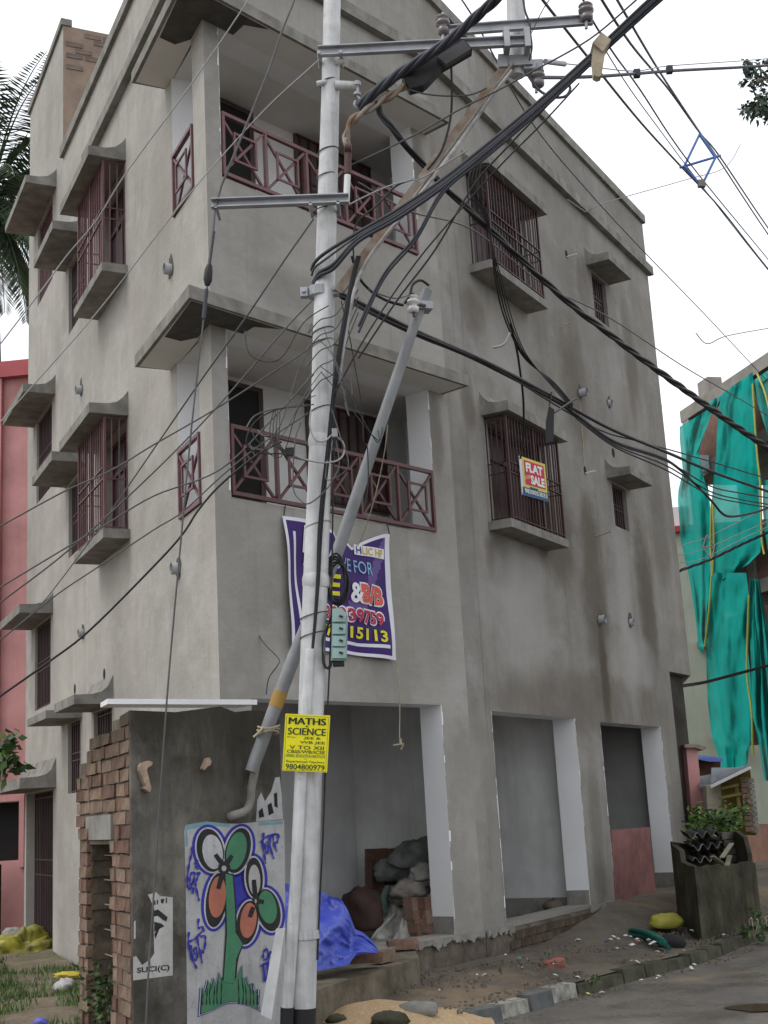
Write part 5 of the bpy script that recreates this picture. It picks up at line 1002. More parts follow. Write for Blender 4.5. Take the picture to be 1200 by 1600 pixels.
for k, (x, y) in enumerate(((642, 1419), (662, 1419), (646, 1440), (664, 1439), (650, 1460), (667, 1460))):
    shopbrick(x, y, 12.9, ('top left', 'top right', 'middle left', 'middle right', 'bottom left', 'bottom right')[k] + ' upright brick of the stack beside the first white jamb', R(48), (.85, 1.1, 1.2), (1, 2, 0)[k % 3], True, pg)
for r_ in range(5):
    for c_ in range(2): shopbrick(588 + c_ * 19, 1334 + r_ * 15, 14.05, 'dark brick, ' + ('topmost', 'second', 'third', 'fourth', 'lowest')[r_] + ' row ' + ('left', 'right')[c_] + ', in the stack deep inside the shop', R(48), (1, 1, 1.4), 2, False, 'dark bricks stacked at the back of the shop')
m_sack = [M('sack_' + n_, c, .85, .3, 6, None, .9, 16) for n_, c in (('grey', (.20, .205, .195)), ('dull', (.23, .21, .18)), ('green', (.14, .20, .175)), ('rust', (.05, .028, .024)), ('pale', (.34, .33, .30)))]
drape('plastic_sheet', 'pale grey plastic sheet trailing over the shop rubble', 'sheet', [(1412, 610, 640, 13.2), (1430, 606, 643, 13.0), (1450, 590, 642, 12.9), (1468, 578, 640, 12.75), (1474, 585, 636, 12.7)], m_sack[4], 0, 20, .10, 3)
drape('green_sack', 'faded green cement sack lying above the grey sheet', 'sack', [(1383, 602, 618, 13.4), (1400, 594, 624, 13.3), (1420, 590, 622, 13.2), (1434, 597, 612, 13.1)], m_sack[2], 0, 16, .08, 9)
lump('cement_sack', 'tan crumpled cement sack on top of the brick stack', 'sack', at(640, 1392, 13.1), (.17, .12, .10), m_sack[1], 4); lump('cement_sack', 'grey sack slumped against the white jamb', 'sack', at(662, 1366, 13.2), (.14, .12, .10), m_sack[4], 6)
lump('plastic_bundle', 'bulging grey plastic bundle in the dark shop corner', 'bundle', at(652, 1340, 13.8), (.26, .16, .17), m_sack[0], 11); lump('plastic_bundle', 'dull grey plastic heap behind the sacks', 'bundle', at(622, 1362, 13.9), (.24, .16, .15), m_sack[0], 14); lump('rust_sack', 'dark red sack sitting behind the blue tarpaulin', 'sack', at(566, 1428, 12.9), (.20, .16, .25), m_sack[3], 17, .2)
lump('mason_sack', 'brown paper sack below the tan sacks', 'sack', at(636, 1407, 13.2), (.17, .12, .07), m_sack[1], 21)
# pink door leaf leaning in the third opening
mb = MB(); pq = [W2.hit(*p, .01) for p in ((955, 1297), (1015, 1292), (1026, 1402), (963, 1416))]; mb.prism(pq, -N2 * .035); mb.build('door_leaf', M('pink_primer_wood', (.27, .125, .115), .75, .18, 5, None, .2, 20, 0, .3, .25), None, label='bare pink wooden board standing across the third shop opening', category='board')
lump('stone_block', 'dark rubble blocks in the corner of the second shop', 'rubble', W2(2.75, -.45, .42), (.12, .10, .10), m_mortar, 31, .3, 8)
# ------------------------------------------------------------------ dustbin and the right foreground
vat = thing('masonry_dustbin', 'mossy black concrete rubbish vat with broken sheets on the kerb', 'dustbin', on_z(1120, 1475, .05))
v0, v1 = on_z(1098, 1478, .08), on_z(1192, 1452, .08); dv = (v1 - v0); lv = np.linalg.norm(dv); dv /= lv; nv = np.array([dv[1], -dv[0], 0]); V = Fr(v0, dv, nv); V.o[2] = 0
bkl = 1.15
def rough_wall(pts, ext, mat, name, n=10):
    mb = MB(); mb.prism(pts, ext); return mb.build(name, mat, vat)
zt = lambda x, y, n_=0: V.uv(x, y, n_)
wl, zl = zt(1098, 1353); wr, zr = zt(1186, 1346)
vb = at(1061, 1425, 15.2) - v0; vb[2] = 0; vc = v1 - v0; vc[2] = 0; vo = np.array([v0[0], v0[1], 0])
def VP(a, b, zz): return vo + vc * a + vb * b + np.array([0, 0, zz])
zb1 = zl + .0; zh = V.uv(1080, 1330)[1] + .12
tops = [(k / 14, zl + (zr - zl) * k / 14 + random.uniform(-.018, .018)) for k in range(15)]
mb = MB(); mb.prism([VP(0, 0, 0), VP(1, 0, 0)] + [VP(a, 0, zz) for a, zz in tops[::-1]], vb * .10); mb.build('front_wall', m_moss, vat)
mb = MB(); mb.prism([VP(0, .102, 0), VP(0, .102, zl), VP(0, .3, zl + .01), VP(0, .62, zl + .03), VP(0, .66, zl + .15), VP(0, 1, zl + .20), VP(0, 1, 0)], vc * .08); mb.build('side_wall', m_moss, vat)
mb = MB(); mb.prism([VP(.92, .102, 0), VP(.92, .102, zr + .10), VP(.92, .2, zr + .28), VP(.92, .5, zr + .34), VP(.92, 1, zr + .34), VP(.92, 1, 0)], vc * .08); mb.build('side_wall', m_moss, vat)
mb = MB(); mb.prism([VP(.0, 1.002, 0), VP(1, 1.002, 0), VP(1, 1.002, zl + .2), VP(.5, 1.002, zl + .28), VP(.3, 1.002, zl + .18), VP(0, 1.002, zl + .24)], vb * .09); mb.build('back_wall', m_moss, vat)
mb = MB(); mb.poly([VP(.08, .1, zl - .2), VP(.92, .1, zl - .2), VP(.92, 1, zl - .05), VP(.08, 1, zl - .05)]); mb.build('rubbish_fill', m_verge, vat)
for k in range(7):                                      # moss-joint blocks of the far side wall
    mb = MB(); mb.prism([VP(.70 + .03 * (k % 2), .60, zr - .28 + k * .09), VP(.915, .60, zr - .28 + k * .09), VP(.915, .60, zr - .2 + k * .09), VP(.70 + .03 * (k % 2), .60, zr - .2 + k * .09)], vb * .1); mb.build('brick', m_old, vat)
m_asb = M('asbestos_sheet', (.045, .045, .043), .9, .3, 6, (.015, .015, .015))
for k in range(3):
    mb = MB(); nw = 24; vs_ = []
    for i in range(nw + 1):
        s = .14 + i * .0225
        for j, (nn, zz) in enumerate(((.5 + k * .05, zl + .03 + k * .13), (.98, zl + .07 + k * .13))): vs_.append(VP(s + .03 * (k % 2), nn, zz + .034 * math.sin(i * 2 * math.pi / 7 + k)))
    mb.add(vs_, [(2 * i, 2 * i + 2, 2 * i + 3, 2 * i + 1) for i in range(nw)], 0, True)
    vs2 = [np.array(p) + (0, 0, -.012) for p in vs_]; mb.add(vs2, [(2 * i, 2 * i + 1, 2 * i + 3, 2 * i + 2) for i in range(nw)], 0, True); mb.tube([p for p in vs_[::2]], .007, 5, 1); mb.build('corrugated_sheet', [m_asb, m_old], None, label=('lowest', 'middle', 'topmost')[k] + ' broken black corrugated sheet dumped in the rubbish vat', category='roof sheet', group='sheets in the vat')
m_scrap = M('pale_scrap', (.26, .24, .17), .9, .2)
for k, (x0, y0, x1, y1) in enumerate(((1113, 1338, 1132, 1352), (1136, 1352, 1140, 1337), (1128, 1340, 1143, 1318))):
    mb = MB(); mb.bar(at(x0, y0, 14.2), at(x1, y1, 14.5), .05, .012); mb.build('wood_scrap', m_scrap, None, label='pale scrap of board lying in the rubbish vat', category='scrap', group='scraps in the vat')
lump('rubbish_bag', 'bright yellow plastic bag on the earth beside the vat', 'bag', on_z(1041, 1441, .28), (.17, .14, .10), M('yellow_plastic', (.40, .37, .06), .5, .15), 41, .3, 12)
lump('plastic_drum', 'dirty black drum half buried by the vat', 'drum', on_z(1050, 1474, .16), (.14, .12, .09), m_dark, 44, .15, 10)
mb = MB(); c0 = on_z(985, 1462, .2); c1 = on_z(1040, 1481, .16)
for k in range(7): mb.tube(spline([c0 + np.array([random.uniform(-.03, .03), random.uniform(-.05, .05), .01 * k]), (c0 + c1) / 2 + np.array([random.uniform(-.05, .05), random.uniform(-.05, .05), .03 + .01 * k]), c1 + np.array([random.uniform(-.03, .03), random.uniform(-.05, .05), .01 * k])], 5), .025, 6)
mb.build('net_roll', M('green_net_roll', (.01, .11, .085), .7, .2), None, label='crumpled roll of dark green netting lying on the verge', category='net')
lump('red_cloth', 'faded pink red cloth dropped on the muddy verge', 'cloth', on_z(866, 1510, .15), (.12, .10, .06), M('faded_red_cloth', (.33, .10, .085), .9, .2), 47, .5, 10)
# sand heap and stones
mb = MB(); NXs, NYs = 40, 30; vs_ = []
for i in range(NXs + 1):
    for j in range(NYs + 1):
        x, y = -.95 + 1.55 * i / NXs, 9.1 + 1.9 * j / NYs
        h_ = .24 * math.exp(-(((x + .25) / .55) ** 2 + ((y - 10.05) / .55) ** 2)) + .05 * math.exp(-(((x - .3) / .25) ** 2 + ((y - 10.6) / .3) ** 2)); vs_.append((x, y, .035 + h_ + .02 * fn(x, y, 6) + .035 * fn(x, y, 2.2)))
mb.add(vs_, [(i * (NYs + 1) + j, (i + 1) * (NYs + 1) + j, (i + 1) * (NYs + 1) + j + 1, i * (NYs + 1) + j + 1) for i in range(NXs) for j in range(NYs)], 0, True)
mb.build('sand_heap', m_sand, None, kind='stuff', label='heap of orange building sand beside the step', category='sand')
for k, (x, y, s_) in enumerate(((525, 1592, .05), (653, 1580, .10), (612, 1594, .09), (600, 1590, .06))): lump('rubble_stone', ('dark stone on the sand near the pole', 'grey rubble block at the right of the sand', 'mossy lump of concrete in the sand', 'small stone in the sand heap')[k], 'stone', on_z(x, y, .2), (s_ * 1.4, s_, s_ * .7), m_moss if k != 1 else m_conc, 50 + k, .35, 7)

# ------------------------------------------------------------------ scattered litter (uncountable)
lt = MB(); lcol = [(.55, .55, .53), (.45, .42, .36), (.10, .13, .35), (.35, .1, .08), (.5, .45, .1), (.05, .22, .15)]
lm = [flat('litter_%s' % n_, c) for n_, c in zip(('white', 'tan', 'blue', 'red', 'yellow', 'green'), lcol)]
def kx(y): return np.interp(y, [k[1] for k in KERB], [k[0] for k in KERB])
for k in range(420):
    y = random.uniform(10.8, 17.5); x = kx(y) - random.uniform(-.35, 1.5)
    if fn(x, y, 1.4, 3) + .5 * fn(x, y, 4, 1) < random.uniform(-.05, .45): continue
    zz = .02 if x > kx(y) + .1 else .215 + .03 * fn(x, y, 1.6) if x < kx(y) - .3 else .15
    s = random.uniform(.008, .03) * (1.6 if random.random() < .1 else 1); a = random.uniform(0, 3); d_ = np.array([math.cos(a), math.sin(a), random.uniform(-.2, .3)]) * s; e_ = np.array([-math.sin(a), math.cos(a), random.uniform(0, .5)]) * s * random.uniform(.3, .9); c = np.array([x, y, zz])
    lt.add([c - d_ - e_, c + d_ - e_, c + d_ + e_, c - d_ + e_, c + (0, 0, s * .5)], [(0, 1, 4), (1, 2, 4), (2, 3, 4), (3, 0, 4)], 0 if random.random() < .82 else random.randrange(6))
for k in range(60):
    y = random.uniform(13, 19); x = -2.9 - (y - 10.7) * .45 - random.uniform(0, 2.5); c = np.array([x, y, .2]); s = random.uniform(.015, .04); d_ = np.array([s, 0, .01]); e_ = np.array([0, s, .02]); lt.add([c - d_ - e_, c + d_ - e_, c + d_ + e_, c - d_ + e_, c + (0, 0, s * .5)], [(0, 1, 4), (1, 2, 4), (2, 3, 4), (3, 0, 4)], random.randrange(6))
lt.build('litter', lm, None, kind='stuff')
gv = MB()
for k in range(2600):
    y = random.uniform(9.3, 17); x = kx(y) - random.uniform(-.35, 1.6)
    if fn(x, y, 1.1, 6) + .4 * fn(x, y, 5, 1) < random.uniform(-.2, .35): continue
    zz = .005 if x > kx(y) + .08 else (.205 + .03 * fn(x, y, 1.6) if x < kx(y) - .3 else .14)
    gv.aab((x, y, zz), tuple(random.uniform(.004, .011) * (2.2 if random.random() < .06 else 1) for _ in range(3)), random.uniform(0, 3))
gv.build('gravel', M('gravel_grey', (.17, .148, .12), .9, .3, 10), None, kind='stuff')
mb = MB(); c = on_z(1185, 1574, .008); mb.poly([c + np.array([.22 * math.cos(t) * (1 + .25 * math.sin(3 * t)), .2 * math.sin(t), 0]) for t in [k * .35 for k in range(18)]])
m_pud, _t, _b = base('muddy_water'); _b.inputs['Base Color'].default_value = (.06, .042, .028, 1); _b.inputs['Roughness'].default_value = .06; mb.build('puddle', m_pud, None, kind='structure')

# ------------------------------------------------------------------ vegetation
def leafmat(name, c): return M(name, c, .55, .3, 1.5, None, 0, 40, 0, .35)
m_lf = [leafmat('leaf_mid', (.055, .115, .025)), leafmat('leaf_light', (.10, .17, .035)), leafmat('leaf_dark', (.03, .06, .02))]
m_lfb = [leafmat('bush_leaf', (.09, .19, .035)), leafmat('bush_leaf_light', (.16, .27, .06)), leafmat('bush_leaf_dark', (.04, .09, .02))]
def leaf(mb, p, d, w, up, m):
    p, d = np.array(p), np.array(d); l = np.linalg.norm(d); s = np.cross(d / (l + 1e-9), up); s = s / (np.linalg.norm(s) + 1e-9) * w
    mb.add([p, p + d * .45 + s, p + d, p + d * .45 - s], [(0, 1, 2), (0, 2, 3)], m)
def shrub(name, label, cat, c, r, n, ls, stems=6, mats=m_lf):
    t = thing(name, label, cat, np.array(c) - (0, 0, r[2])); st = MB(); fo = MB(); c = np.array(c)
    rv = lambda: np.array([random.gauss(0, 1), random.gauss(0, 1), random.gauss(0, 1)])
    for k in range(stems):
        e = c + np.array([random.uniform(-1, 1) * r[0] * .7, random.uniform(-1, 1) * r[1] * .7, random.uniform(.2, .8) * r[2]]); st.tube(spline([c - (0, 0, r[2]), (c + e) / 2 + rv() * .03, e], 3), .008, 5)
    cl = [c + np.array([random.uniform(-1, 1) * r[0], random.uniform(-1, 1) * r[1], random.uniform(-.8, 1) * r[2]]) * 1.0 for _ in range(max(5, n // 22))]
    for k in range(n):
        p = random.choice(cl) + rv() * np.array(r) * .22; d = rv(); d[2] = d[2] * .5 - .1; d = d / np.linalg.norm(d) * ls * random.uniform(.6, 1.2); leaf(fo, p, d, ls * .28, rv(), random.choice((0, 0, 1, 2)))
    st.build('stem', m_rust, t); fo.build('foliage', mats, t); return t
shrub('bush', 'bright green bush growing behind the rubbish vat', 'bush', at(1121, 1286, 16.6), (.27, .3, .20), 620, .08, 6, m_lfb)
shrub('bush', 'low greenery left of the bush by the dark wall', 'bush', at(1096, 1290, 17.2), (.13, .2, .12), 180, .07, 5, m_lfb)
shrub('weed', 'leafy weed at the foot of the rubbish vat', 'weed', on_z(1172, 1446, .25) + (0, -.1, .02), (.10, .1, .14), 40, .09, 4)
shrub('weed', 'small weed at the right end of the vat wall', 'weed', on_z(1196, 1446, .2), (.12, .2, .14), 110, .07, 4)
shrub('weed', 'tiny weed sprouting from the mossy kerb', 'weed', on_z(926, 1535, .08), (.05, .05, .05), 30, .04, 3)
shrub('weed', 'green shrub sprouting inside the brick shed niche', 'weed', SL(.85, -.1, .42), (.17, .12, .27), 620, .05, 7)
shrub('creeper', 'leafy sprig at the left edge before the pink house', 'plant', at(2, 1190, 13), (.16, .2, .22), 130, .13, 4)
gr = MB()
for k in range(42000):
    x, y = random.uniform(-6.2, -2.0), random.uniform(9.2, 16.5)
    if fn(x, y, .9, 2) + .5 * fn(x, y, 3, 5) < -.28 + .4 * random.random() + (.2 if x > -2.2 - (y - 9.2) * .38 else 0) + max(0, y - 13.5) * .12: continue
    h_ = random.uniform(.03, .09); a = random.uniform(0, 6.28); b_ = random.uniform(0, .05); w = .006; zz = .15 + .07 * fn(x, y, .9) + .03 * fn(x, y, 3)
    gr.add([(x - w * math.cos(a), y - w * math.sin(a), zz), (x + w * math.cos(a), y + w * math.sin(a), zz), (x + b_ * math.sin(a), y + b_ * math.cos(a), zz + h_)], [(0, 1, 2)], random.choice((0, 1, 1)))
gr.build('grass', m_lf, None, kind='stuff')
# coconut palm behind the side wall
palm = thing('coconut_palm', 'tall coconut palm behind the left wall with drooping fronds', 'palm tree', at(-30, 1290, 23))
cr = at(-16, 315, 23); bs_ = at(-30, 1290, 23); bs_[2] = 0
mb = MB(); mb.tube(spline([bs_, (bs_ + cr) / 2 + (.2, 0, 0), cr], 8), [.2 - .006 * k for k in range(17)], 10); mb.build('trunk', M('palm_bark', (.14, .12, .1), .9, .3), palm)
m_pf = [leafmat('frond_green', (.085, .15, .08)), leafmat('frond_pale', (.17, .23, .15)), leafmat('frond_olive', (.12, .13, .04))]
for k in range(44):
    az = k * 2.4 + random.uniform(-.2, .2); el = R(random.choice((70, 55, 38, 20, 5, -15, -35, -55))) ; Lf = random.uniform(2.2, 3.2); mb = MB()
    d0 = np.array([math.cos(az) * math.cos(el), math.sin(az) * math.cos(el), math.sin(el)]); P_ = []; p = cr.copy(); d_ = d0.copy()
    for i in range(16): P_.append(p.copy()); p = p + d_ * Lf / 15; d_ = d_ + np.array([0, 0, -.075 - .004 * i]); d_ /= np.linalg.norm(d_)
    mb.tube(P_, [.03 - .0016 * i for i in range(16)], 5, 0)
    for i in range(45):
        t = .12 + .87 * i / 45; q_ = t * 15; j = min(int(q_), 14); p = P_[j] + (P_[j + 1] - P_[j]) * (q_ - j); tg = P_[j + 1] - P_[j]; tg /= np.linalg.norm(tg); sd_ = np.cross(tg, [0, 0, 1]); sd_ /= np.linalg.norm(sd_) + 1e-9
        ll = .62 * math.sin(math.pi * min(.95, t * .85 + .12)) + .1
        for s in (-1, 1): dv_ = sd_ * s * .75 + tg * .55 + np.array([0, 0, -.45 + random.uniform(-.15, .1)]); leaf(mb, p, dv_ / np.linalg.norm(dv_) * ll, .03, np.array([0, 0, 1.]), (0, 0, 1)[i % 3] if k != 7 else 2)
    mb.build('frond', m_pf, palm)
# tree reaching in at the upper right
tree = thing('roadside_tree', 'leafy tree branch reaching in at the upper right corner', 'tree', (5.9, 12.2, 0))
tk = MB(); b1 = at(1235, 140, 12.2); tk.tube(spline([(6.1, 12.4, -.1), (6.0, 12.3, 3), (5.6, 12.2, 6), b1 + (.35, 0, .3)], 6), [.22 - .008 * k for k in range(19)], 10); tk.tube(spline([b1 + (.35, 0, .3), b1, at(1205, 120, 12.2), at(1180, 130, 12.2)], 4), .025, 6)
tk.build('trunk', m_rust, tree); fo = MB(); m_tl = [leafmat('tree_leaf', (.05, .085, .055)), leafmat('tree_leaf_light', (.09, .14, .08)), leafmat('tree_leaf_dark', (.03, .055, .045))]
for k in range(110):
    x, y = random.uniform(1166, 1300), random.uniform(90, 182)
    if x < 1180 and not (90 < y < 178): continue
    if x < 1176 and 112 < y < 124 or x < 1182 and 128 < y < 146: continue
    c = at(x, y, 12.2 + random.uniform(-.4, .4))
    for j in range(22):
        d_ = np.array([random.gauss(0, 1), random.gauss(0, 1), random.gauss(-.8, .7)]); d_ = d_ / np.linalg.norm(d_) * random.uniform(.05, .10); leaf(fo, c + np.array([random.gauss(0, .035) for _ in range(3)]), d_, .017, np.array([random.gauss(0, 1) for _ in range(3)]), random.choice((0, 0, 1, 2)))
fo.build('crown', m_tl, tree)

# ------------------------------------------------------------------ left neighbour
ph = thing('pink_house', 'salmon pink house at the left edge behind the grey block', 'house', at(10, 1400, 21))
m_pink, m_pinkd = M('salmon_paint', (.60, .30, .29), .8, .14, 1.5, None, .1, 40, 0, .2, .15), M('coral_paint', (.48, .12, .13), .7, .1, 2)
FP = Fr(at(46, 1300, 20.5), np.array([-1., .12, 0]), np.array([-.12, -1., 0])); FP.o[2] = 0
_, zp = FP.uv(20, 592); _, zo = FP.uv(20, 1252); _, zb = FP.uv(20, 1345); so_, _ = FP.uv(31, 1300); sl_, _ = FP.uv(7, 600)
mb = MB(); panel(mb, FP, -1.5, 4, 0, zp, [(so_, 3, zb, zo, .4)], .4); mb.poly([FP(-1.5, -6, zp), FP(4, -6, zp), FP(4, 0, zp), FP(-1.5, 0, zp)]); mb.poly([FP(-1.5, 0, 0), FP(-1.5, -6, 0), FP(-1.5, -6, zp), FP(-1.5, 0, zp)]); mb.build('wall', m_pink, ph)
mb = MB(); mb.box(FP, -1.6, 4, -.3, .14, zp, zp + .2); mb.box(FP, -1.0, 3.5, -.3, .02, zp + .2, zp + .32); mb.build('roof_edge', m_pinkd, ph)
mb = MB(); mb.box(FP, so_ - .09, so_ - .01, -.01, .06, zb - .1, zo); mb.box(FP, so_ - .09, 3, -.01, .062, zo, zo + .09); mb.box(FP, sl_, sl_ + .12, 0.0, .10, zo + .2, zp - .01); mb.build('window_surround', m_pink, ph)
mb = MB(); mb.box(FP, so_, 3, -.5, -.42, zb, zo); mb.build('window_pane', m_dark, ph)
bw = MB(); bw.box(FP, .18, 4, .6, .75, 0, zb - .03); bw.build('boundary_wall', M('black_mould', (.012, .013, .012), .95, .3), None, label='low black mouldy wall before the pink house', category='wall')
m_yt = M('yellow_tarpaulin', (.36, .32, .03), .5, .3, 6, (.12, .12, .05), .3, 30)
lump('yellow_tarp', 'faded yellow green tarpaulin heaped in the left yard', 'tarpaulin', at(36, 1487, 17.2), (.36, .3, .24), m_yt, 71, .75, 22)
lump('yellow_tarp_scrap', 'strip of yellow plastic trailing right from the tarpaulin heap', 'tarpaulin', at(78, 1507, 16.9), (.24, .15, .07), m_yt, 74, .9, 14)
lump('sand_bag', 'pale lumpy bag on top of the yellow tarpaulin', 'bag', at(20, 1468, 17.7), (.18, .16, .15), m_sack[4], 61, .3, 10)
lump('plastic_bag', 'crumpled white plastic bag on the yard soil', 'bag', on_z(100, 1541, .2), (.09, .08, .06), M('thin_white_plastic', (.42, .40, .40), .4), 62, .5, 10)
lump('wrapper', 'small blue wrapper in the grass at the bottom left', 'wrapper', on_z(62, 1598, .2), (.05, .035, .03), flat('wrapper_blue', (.12, .12, .45)), 63, .5, 8)
lump('yellow_rag', 'yellow scrap of plastic beside the shed foot', 'rag', on_z(108, 1524, .2), (.13, .07, .03), flat('rag_yellow', (.45, .36, .04)), 64, .6, 8)

# ------------------------------------------------------------------ right background
def YN(x): return 1 / np.interp(x, [1060, 1200], [1 / 29.5, 1 / 25.8])
nb = thing('unfinished_building', 'half built brick block wrapped in green safety netting', 'building', at(1140, 1350, 27))
GN = Fr(at(1066, 655, YN(1068)), (lambda a, b: (b - a) / np.linalg.norm(b - a))(np.array(at(1068, 1240, YN(1068))), np.array(at(1200, 1240, YN(1200)))), np.array([0., -1, 0])); GN.d[2] = 0; GN.d /= np.linalg.norm(GN.d); GN.n = np.array([GN.d[1], -GN.d[0], 0]); GN.n = GN.n if GN.n[1] < 0 else -GN.n; GN.o[2] = 0
m_brw = M('raw_brick_infill', (.24, .135, .10), .95, .25, 6, (.17, .10, .08), .5, 25)
zT = GN.uv(1130, 598)[1]
fh = [0, 2.9, 5.9, 8.9, zT]
mb = MB()
for zz in fh[1:]: mb.box(GN, -.05, 9, -4, .02, zz - .28, zz)
for s in (0, 2.1, 4.2, 6.3, 8.4): mb.box(GN, s, s + .3, -.3, .01, 0, zT - .28)
s0, _ = GN.uv(1094, 640, -2.0); s1, _ = GN.uv(1111, 640, -2.0); zc_ = GN.uv(1100, 592, -2.0)[1]
mb.box(GN, s0, s1, -2.4, -2.0, zT - .3, zc_); mb.build('concrete_frame', M('frame_concrete', (.30, .28, .25), .9, .15, 2), nb)
mb = MB()
for i, zz in enumerate(fh[:-1]):
    for s in (.3, 2.4, 4.5, 6.6): mb.box(GN, s, s + 1.8, -.22, -.06, zz, zz + (fh[i + 1] - zz - .28) * (.36 if (i + int(s)) % 2 == 0 else .9))
mb.box(GN, -.02, 9, -4.1, -3.9, 0, zT - .3); mb.build('brick_infill', m_brw, nb)
m_net = M('green_net', (.005, .36, .31), .75, .14, .9, (.01, .27, .23), .15, 60, 0, .25)
def weave(m):
    t = m.node_tree; b = t.nodes['Principled BSDF']; b.inputs['Specular IOR Level'].default_value = .05
    tr = nd(t, 'BsdfTransparent'); mx = nd(t, 'MixShader'); v = coords(t); f = mth(t, 'MULTIPLY_ADD', noi(t, v, .5, 3, .5), -.10, .98)
    t.links.new(f, mx.inputs[0]); t.links.new(tr.outputs[0], mx.inputs[1]); t.links.new(b.outputs[0], mx.inputs[2]); t.links.new(mx.outputs[0], t.nodes['Material Output'].inputs[0])
    src = b.inputs['Base Color'].links[0].from_socket
    c_ = mixc(t, mth(t, 'MULTIPLY', ramp(t, noi(t, coords(t, (1.5, 1.5, .16)), 1.2, 5), .45, .8), .3), src, (.02, .19, .165)); c_ = mixc(t, mth(t, 'MULTIPLY', ramp(t, noi(t, coords(t, (1, 1, .4)), .5, 4, .6), .5, .8), .25), c_, (.08, .42, .37)); t.links.new(c_, b.inputs['Base Color'])
    for l in list(b.inputs['Roughness'].links): t.links.remove(l)
    b.inputs['Roughness'].default_value = .95
m_net2 = M('green_net_faded', (.05, .36, .32), .75, .14, .9, None, .15, 60, 0, .25)
weave(m_net); weave(m_net2)
def net(rows, seed, mat=m_net, d=.35, amp=.07, fold=9, sl=0): return drape('safety_net', None, None, [(y, xl, xr, (YN(xl) + YN(xr)) / 2 - d) for y, xl, xr in rows], mat, 0, 26, amp, seed, parent=nb, tilt=0, fold=fold, fr=GN, d=d, slope=sl, fine=.2)
net([(650, 1062, 1118), (668, 1062, 1110), (690, 1064, 1102), (720, 1067, 1092), (748, 1060, 1096), (765, 1059, 1100), (790, 1061, 1108), (830, 1064, 1112), (880, 1076, 1112), (950, 1087, 1108), (995, 1091, 1104), (1006, 1098, 1103)], 1, m_net, .45, sl=-34)
net([(598, 1128, 1176), (625, 1122, 1178), (660, 1120, 1180), (700, 1119, 1182), (740, 1114, 1186), (770, 1112, 1190), (800, 1110, 1190), (840, 1110, 1191), (880, 1110, 1188), (898, 1112, 1170)], 2, m_net, .35, sl=-34)
net([(585, 1176, 1205), (600, 1178, 1210), (640, 1190, 1220), (670, 1200, 1230)], 3, m_net2, .3, sl=-20)
net([(895, 1110, 1166), (930, 1108, 1170), (970, 1105, 1170), (1010, 1103, 1168), (1050, 1104, 1172), (1100, 1106, 1176), (1150, 1112, 1174), (1175, 1120, 1170), (1212, 1130, 1166)], 4, m_net, .4)
net([(905, 1172, 1186), (960, 1170, 1196), (1000, 1172, 1202), (1060, 1174, 1210), (1120, 1176, 1214), (1150, 1184, 1216), (1220, 1194, 1220)], 5, m_net, .5, .14, 22)
net([(750, 1192, 1215), (800, 1192, 1220), (830, 1195, 1222), (860, 1200, 1224)], 6, m_net, .3)
net([(562, 1200, 1260), (650, 1205, 1270), (900, 1212, 1280), (1200, 1220, 1290)], 8, m_net, .3, sl=-40)
net([(622, 1106, 1130), (632, 1108, 1127), (640, 1112, 1122)], 9, m_net2, .28, sl=-14)
net([(590, 1160, 1206), (600, 1172, 1206)], 10, m_net2, .28, sl=-30)
mb = MB()
for pts in (((1112, 780), (1110, 850), (1112, 890), (1108, 950), (1101, 1010)), ((1176, 600), (1182, 700), (1188, 760), (1190, 840), (1194, 866)), ((1170, 930), (1167, 1050), (1174, 1110), (1176, 1180)), ((1114, 785), (1115, 850), (1113, 900)), ((1183, 584), (1194, 610), (1202, 640))): mb.tube(spline([GN.hit(x, y, .62) for x, y in pts], 4), .022, 5)
mb.build('yellow_rope', flat('rope_yellow', (.50, .47, .10)), nb)
mb = MB(); mb.prism([GN.hit(x, y, .06) for x, y in ((1089, 711), (1107, 711), (1109, 736), (1095, 736))], (0, .05, 0)); mb.build('window_board', M('pale_board', (.5, .58, .6), .6), nb)
pg_ = thing('pale_green_house', 'pale green plastered house behind the netted building', 'house', at(1085, 1300, 34))
FG = Fr(at(1050, 1290, 34), np.array([1., -.1, 0]), np.array([-.1, -1., 0])); FG.o[2] = 0; zt_ = FG.uv(1065, 832)[1]
mb = MB(); mb.box(FG, -4, 5, -6, 0, 0, zt_); mb.build('wall', M('pale_green_paint', (.42, .47, .39), .8, .08, 1, None, .1, 30, 0, .2, .15), pg_)
mb = MB(); mb.box(FG, -4, 5, -6, .15, zt_, zt_ + .16)
for x, y in ((1095, 1008), (1076, 866)): s, zz = FG.uv(x, y); mb.box(FG, s - .1, s + .5, 0.0, .2, zz - .08, zz + .08)
s, zz = FG.uv(1113, 1155); mb.box(FG, s, s + .8, 0.0, .25, zz - .08, zz + .08); mb.build('red_band', M('red_oxide', (.38, .05, .05), .7, .1), pg_)
mb = MB(); s, zz = FG.uv(1062, 815); mb.box(FG, s - .5, s + .25, -.4, -.2, zt_ + .16, zz + .45); mb.build('parapet_post', m_whited, pg_)
pp_ = thing('pink_gatehouse', 'narrow pink pillar wall right of the grey block', 'wall', at(1088, 1300, 19))
mb = MB(); a, b = at(1076, 1163, 19), at(1097, 1285, 19); q = [at(1072, 1166, 19), at(1089, 1165, 19), at(1097, 1268, 19), at(1078, 1268, 19)]; q[2][2] = 0; q[3][2] = 0; mb.prism(q, (-.1, .5, 0)); mb.build('wall', m_pink, pp_)
mb = MB(); mb.prism([at(1070, 1163, 18.9), at(1087, 1162, 18.9), at(1105, 1168, 18.9), at(1100, 1172, 18.9), at(1086, 1168, 18.9), at(1070, 1168, 18.9)], (0, 1.0, 0)); mb.build('eave', m_rust, pp_)
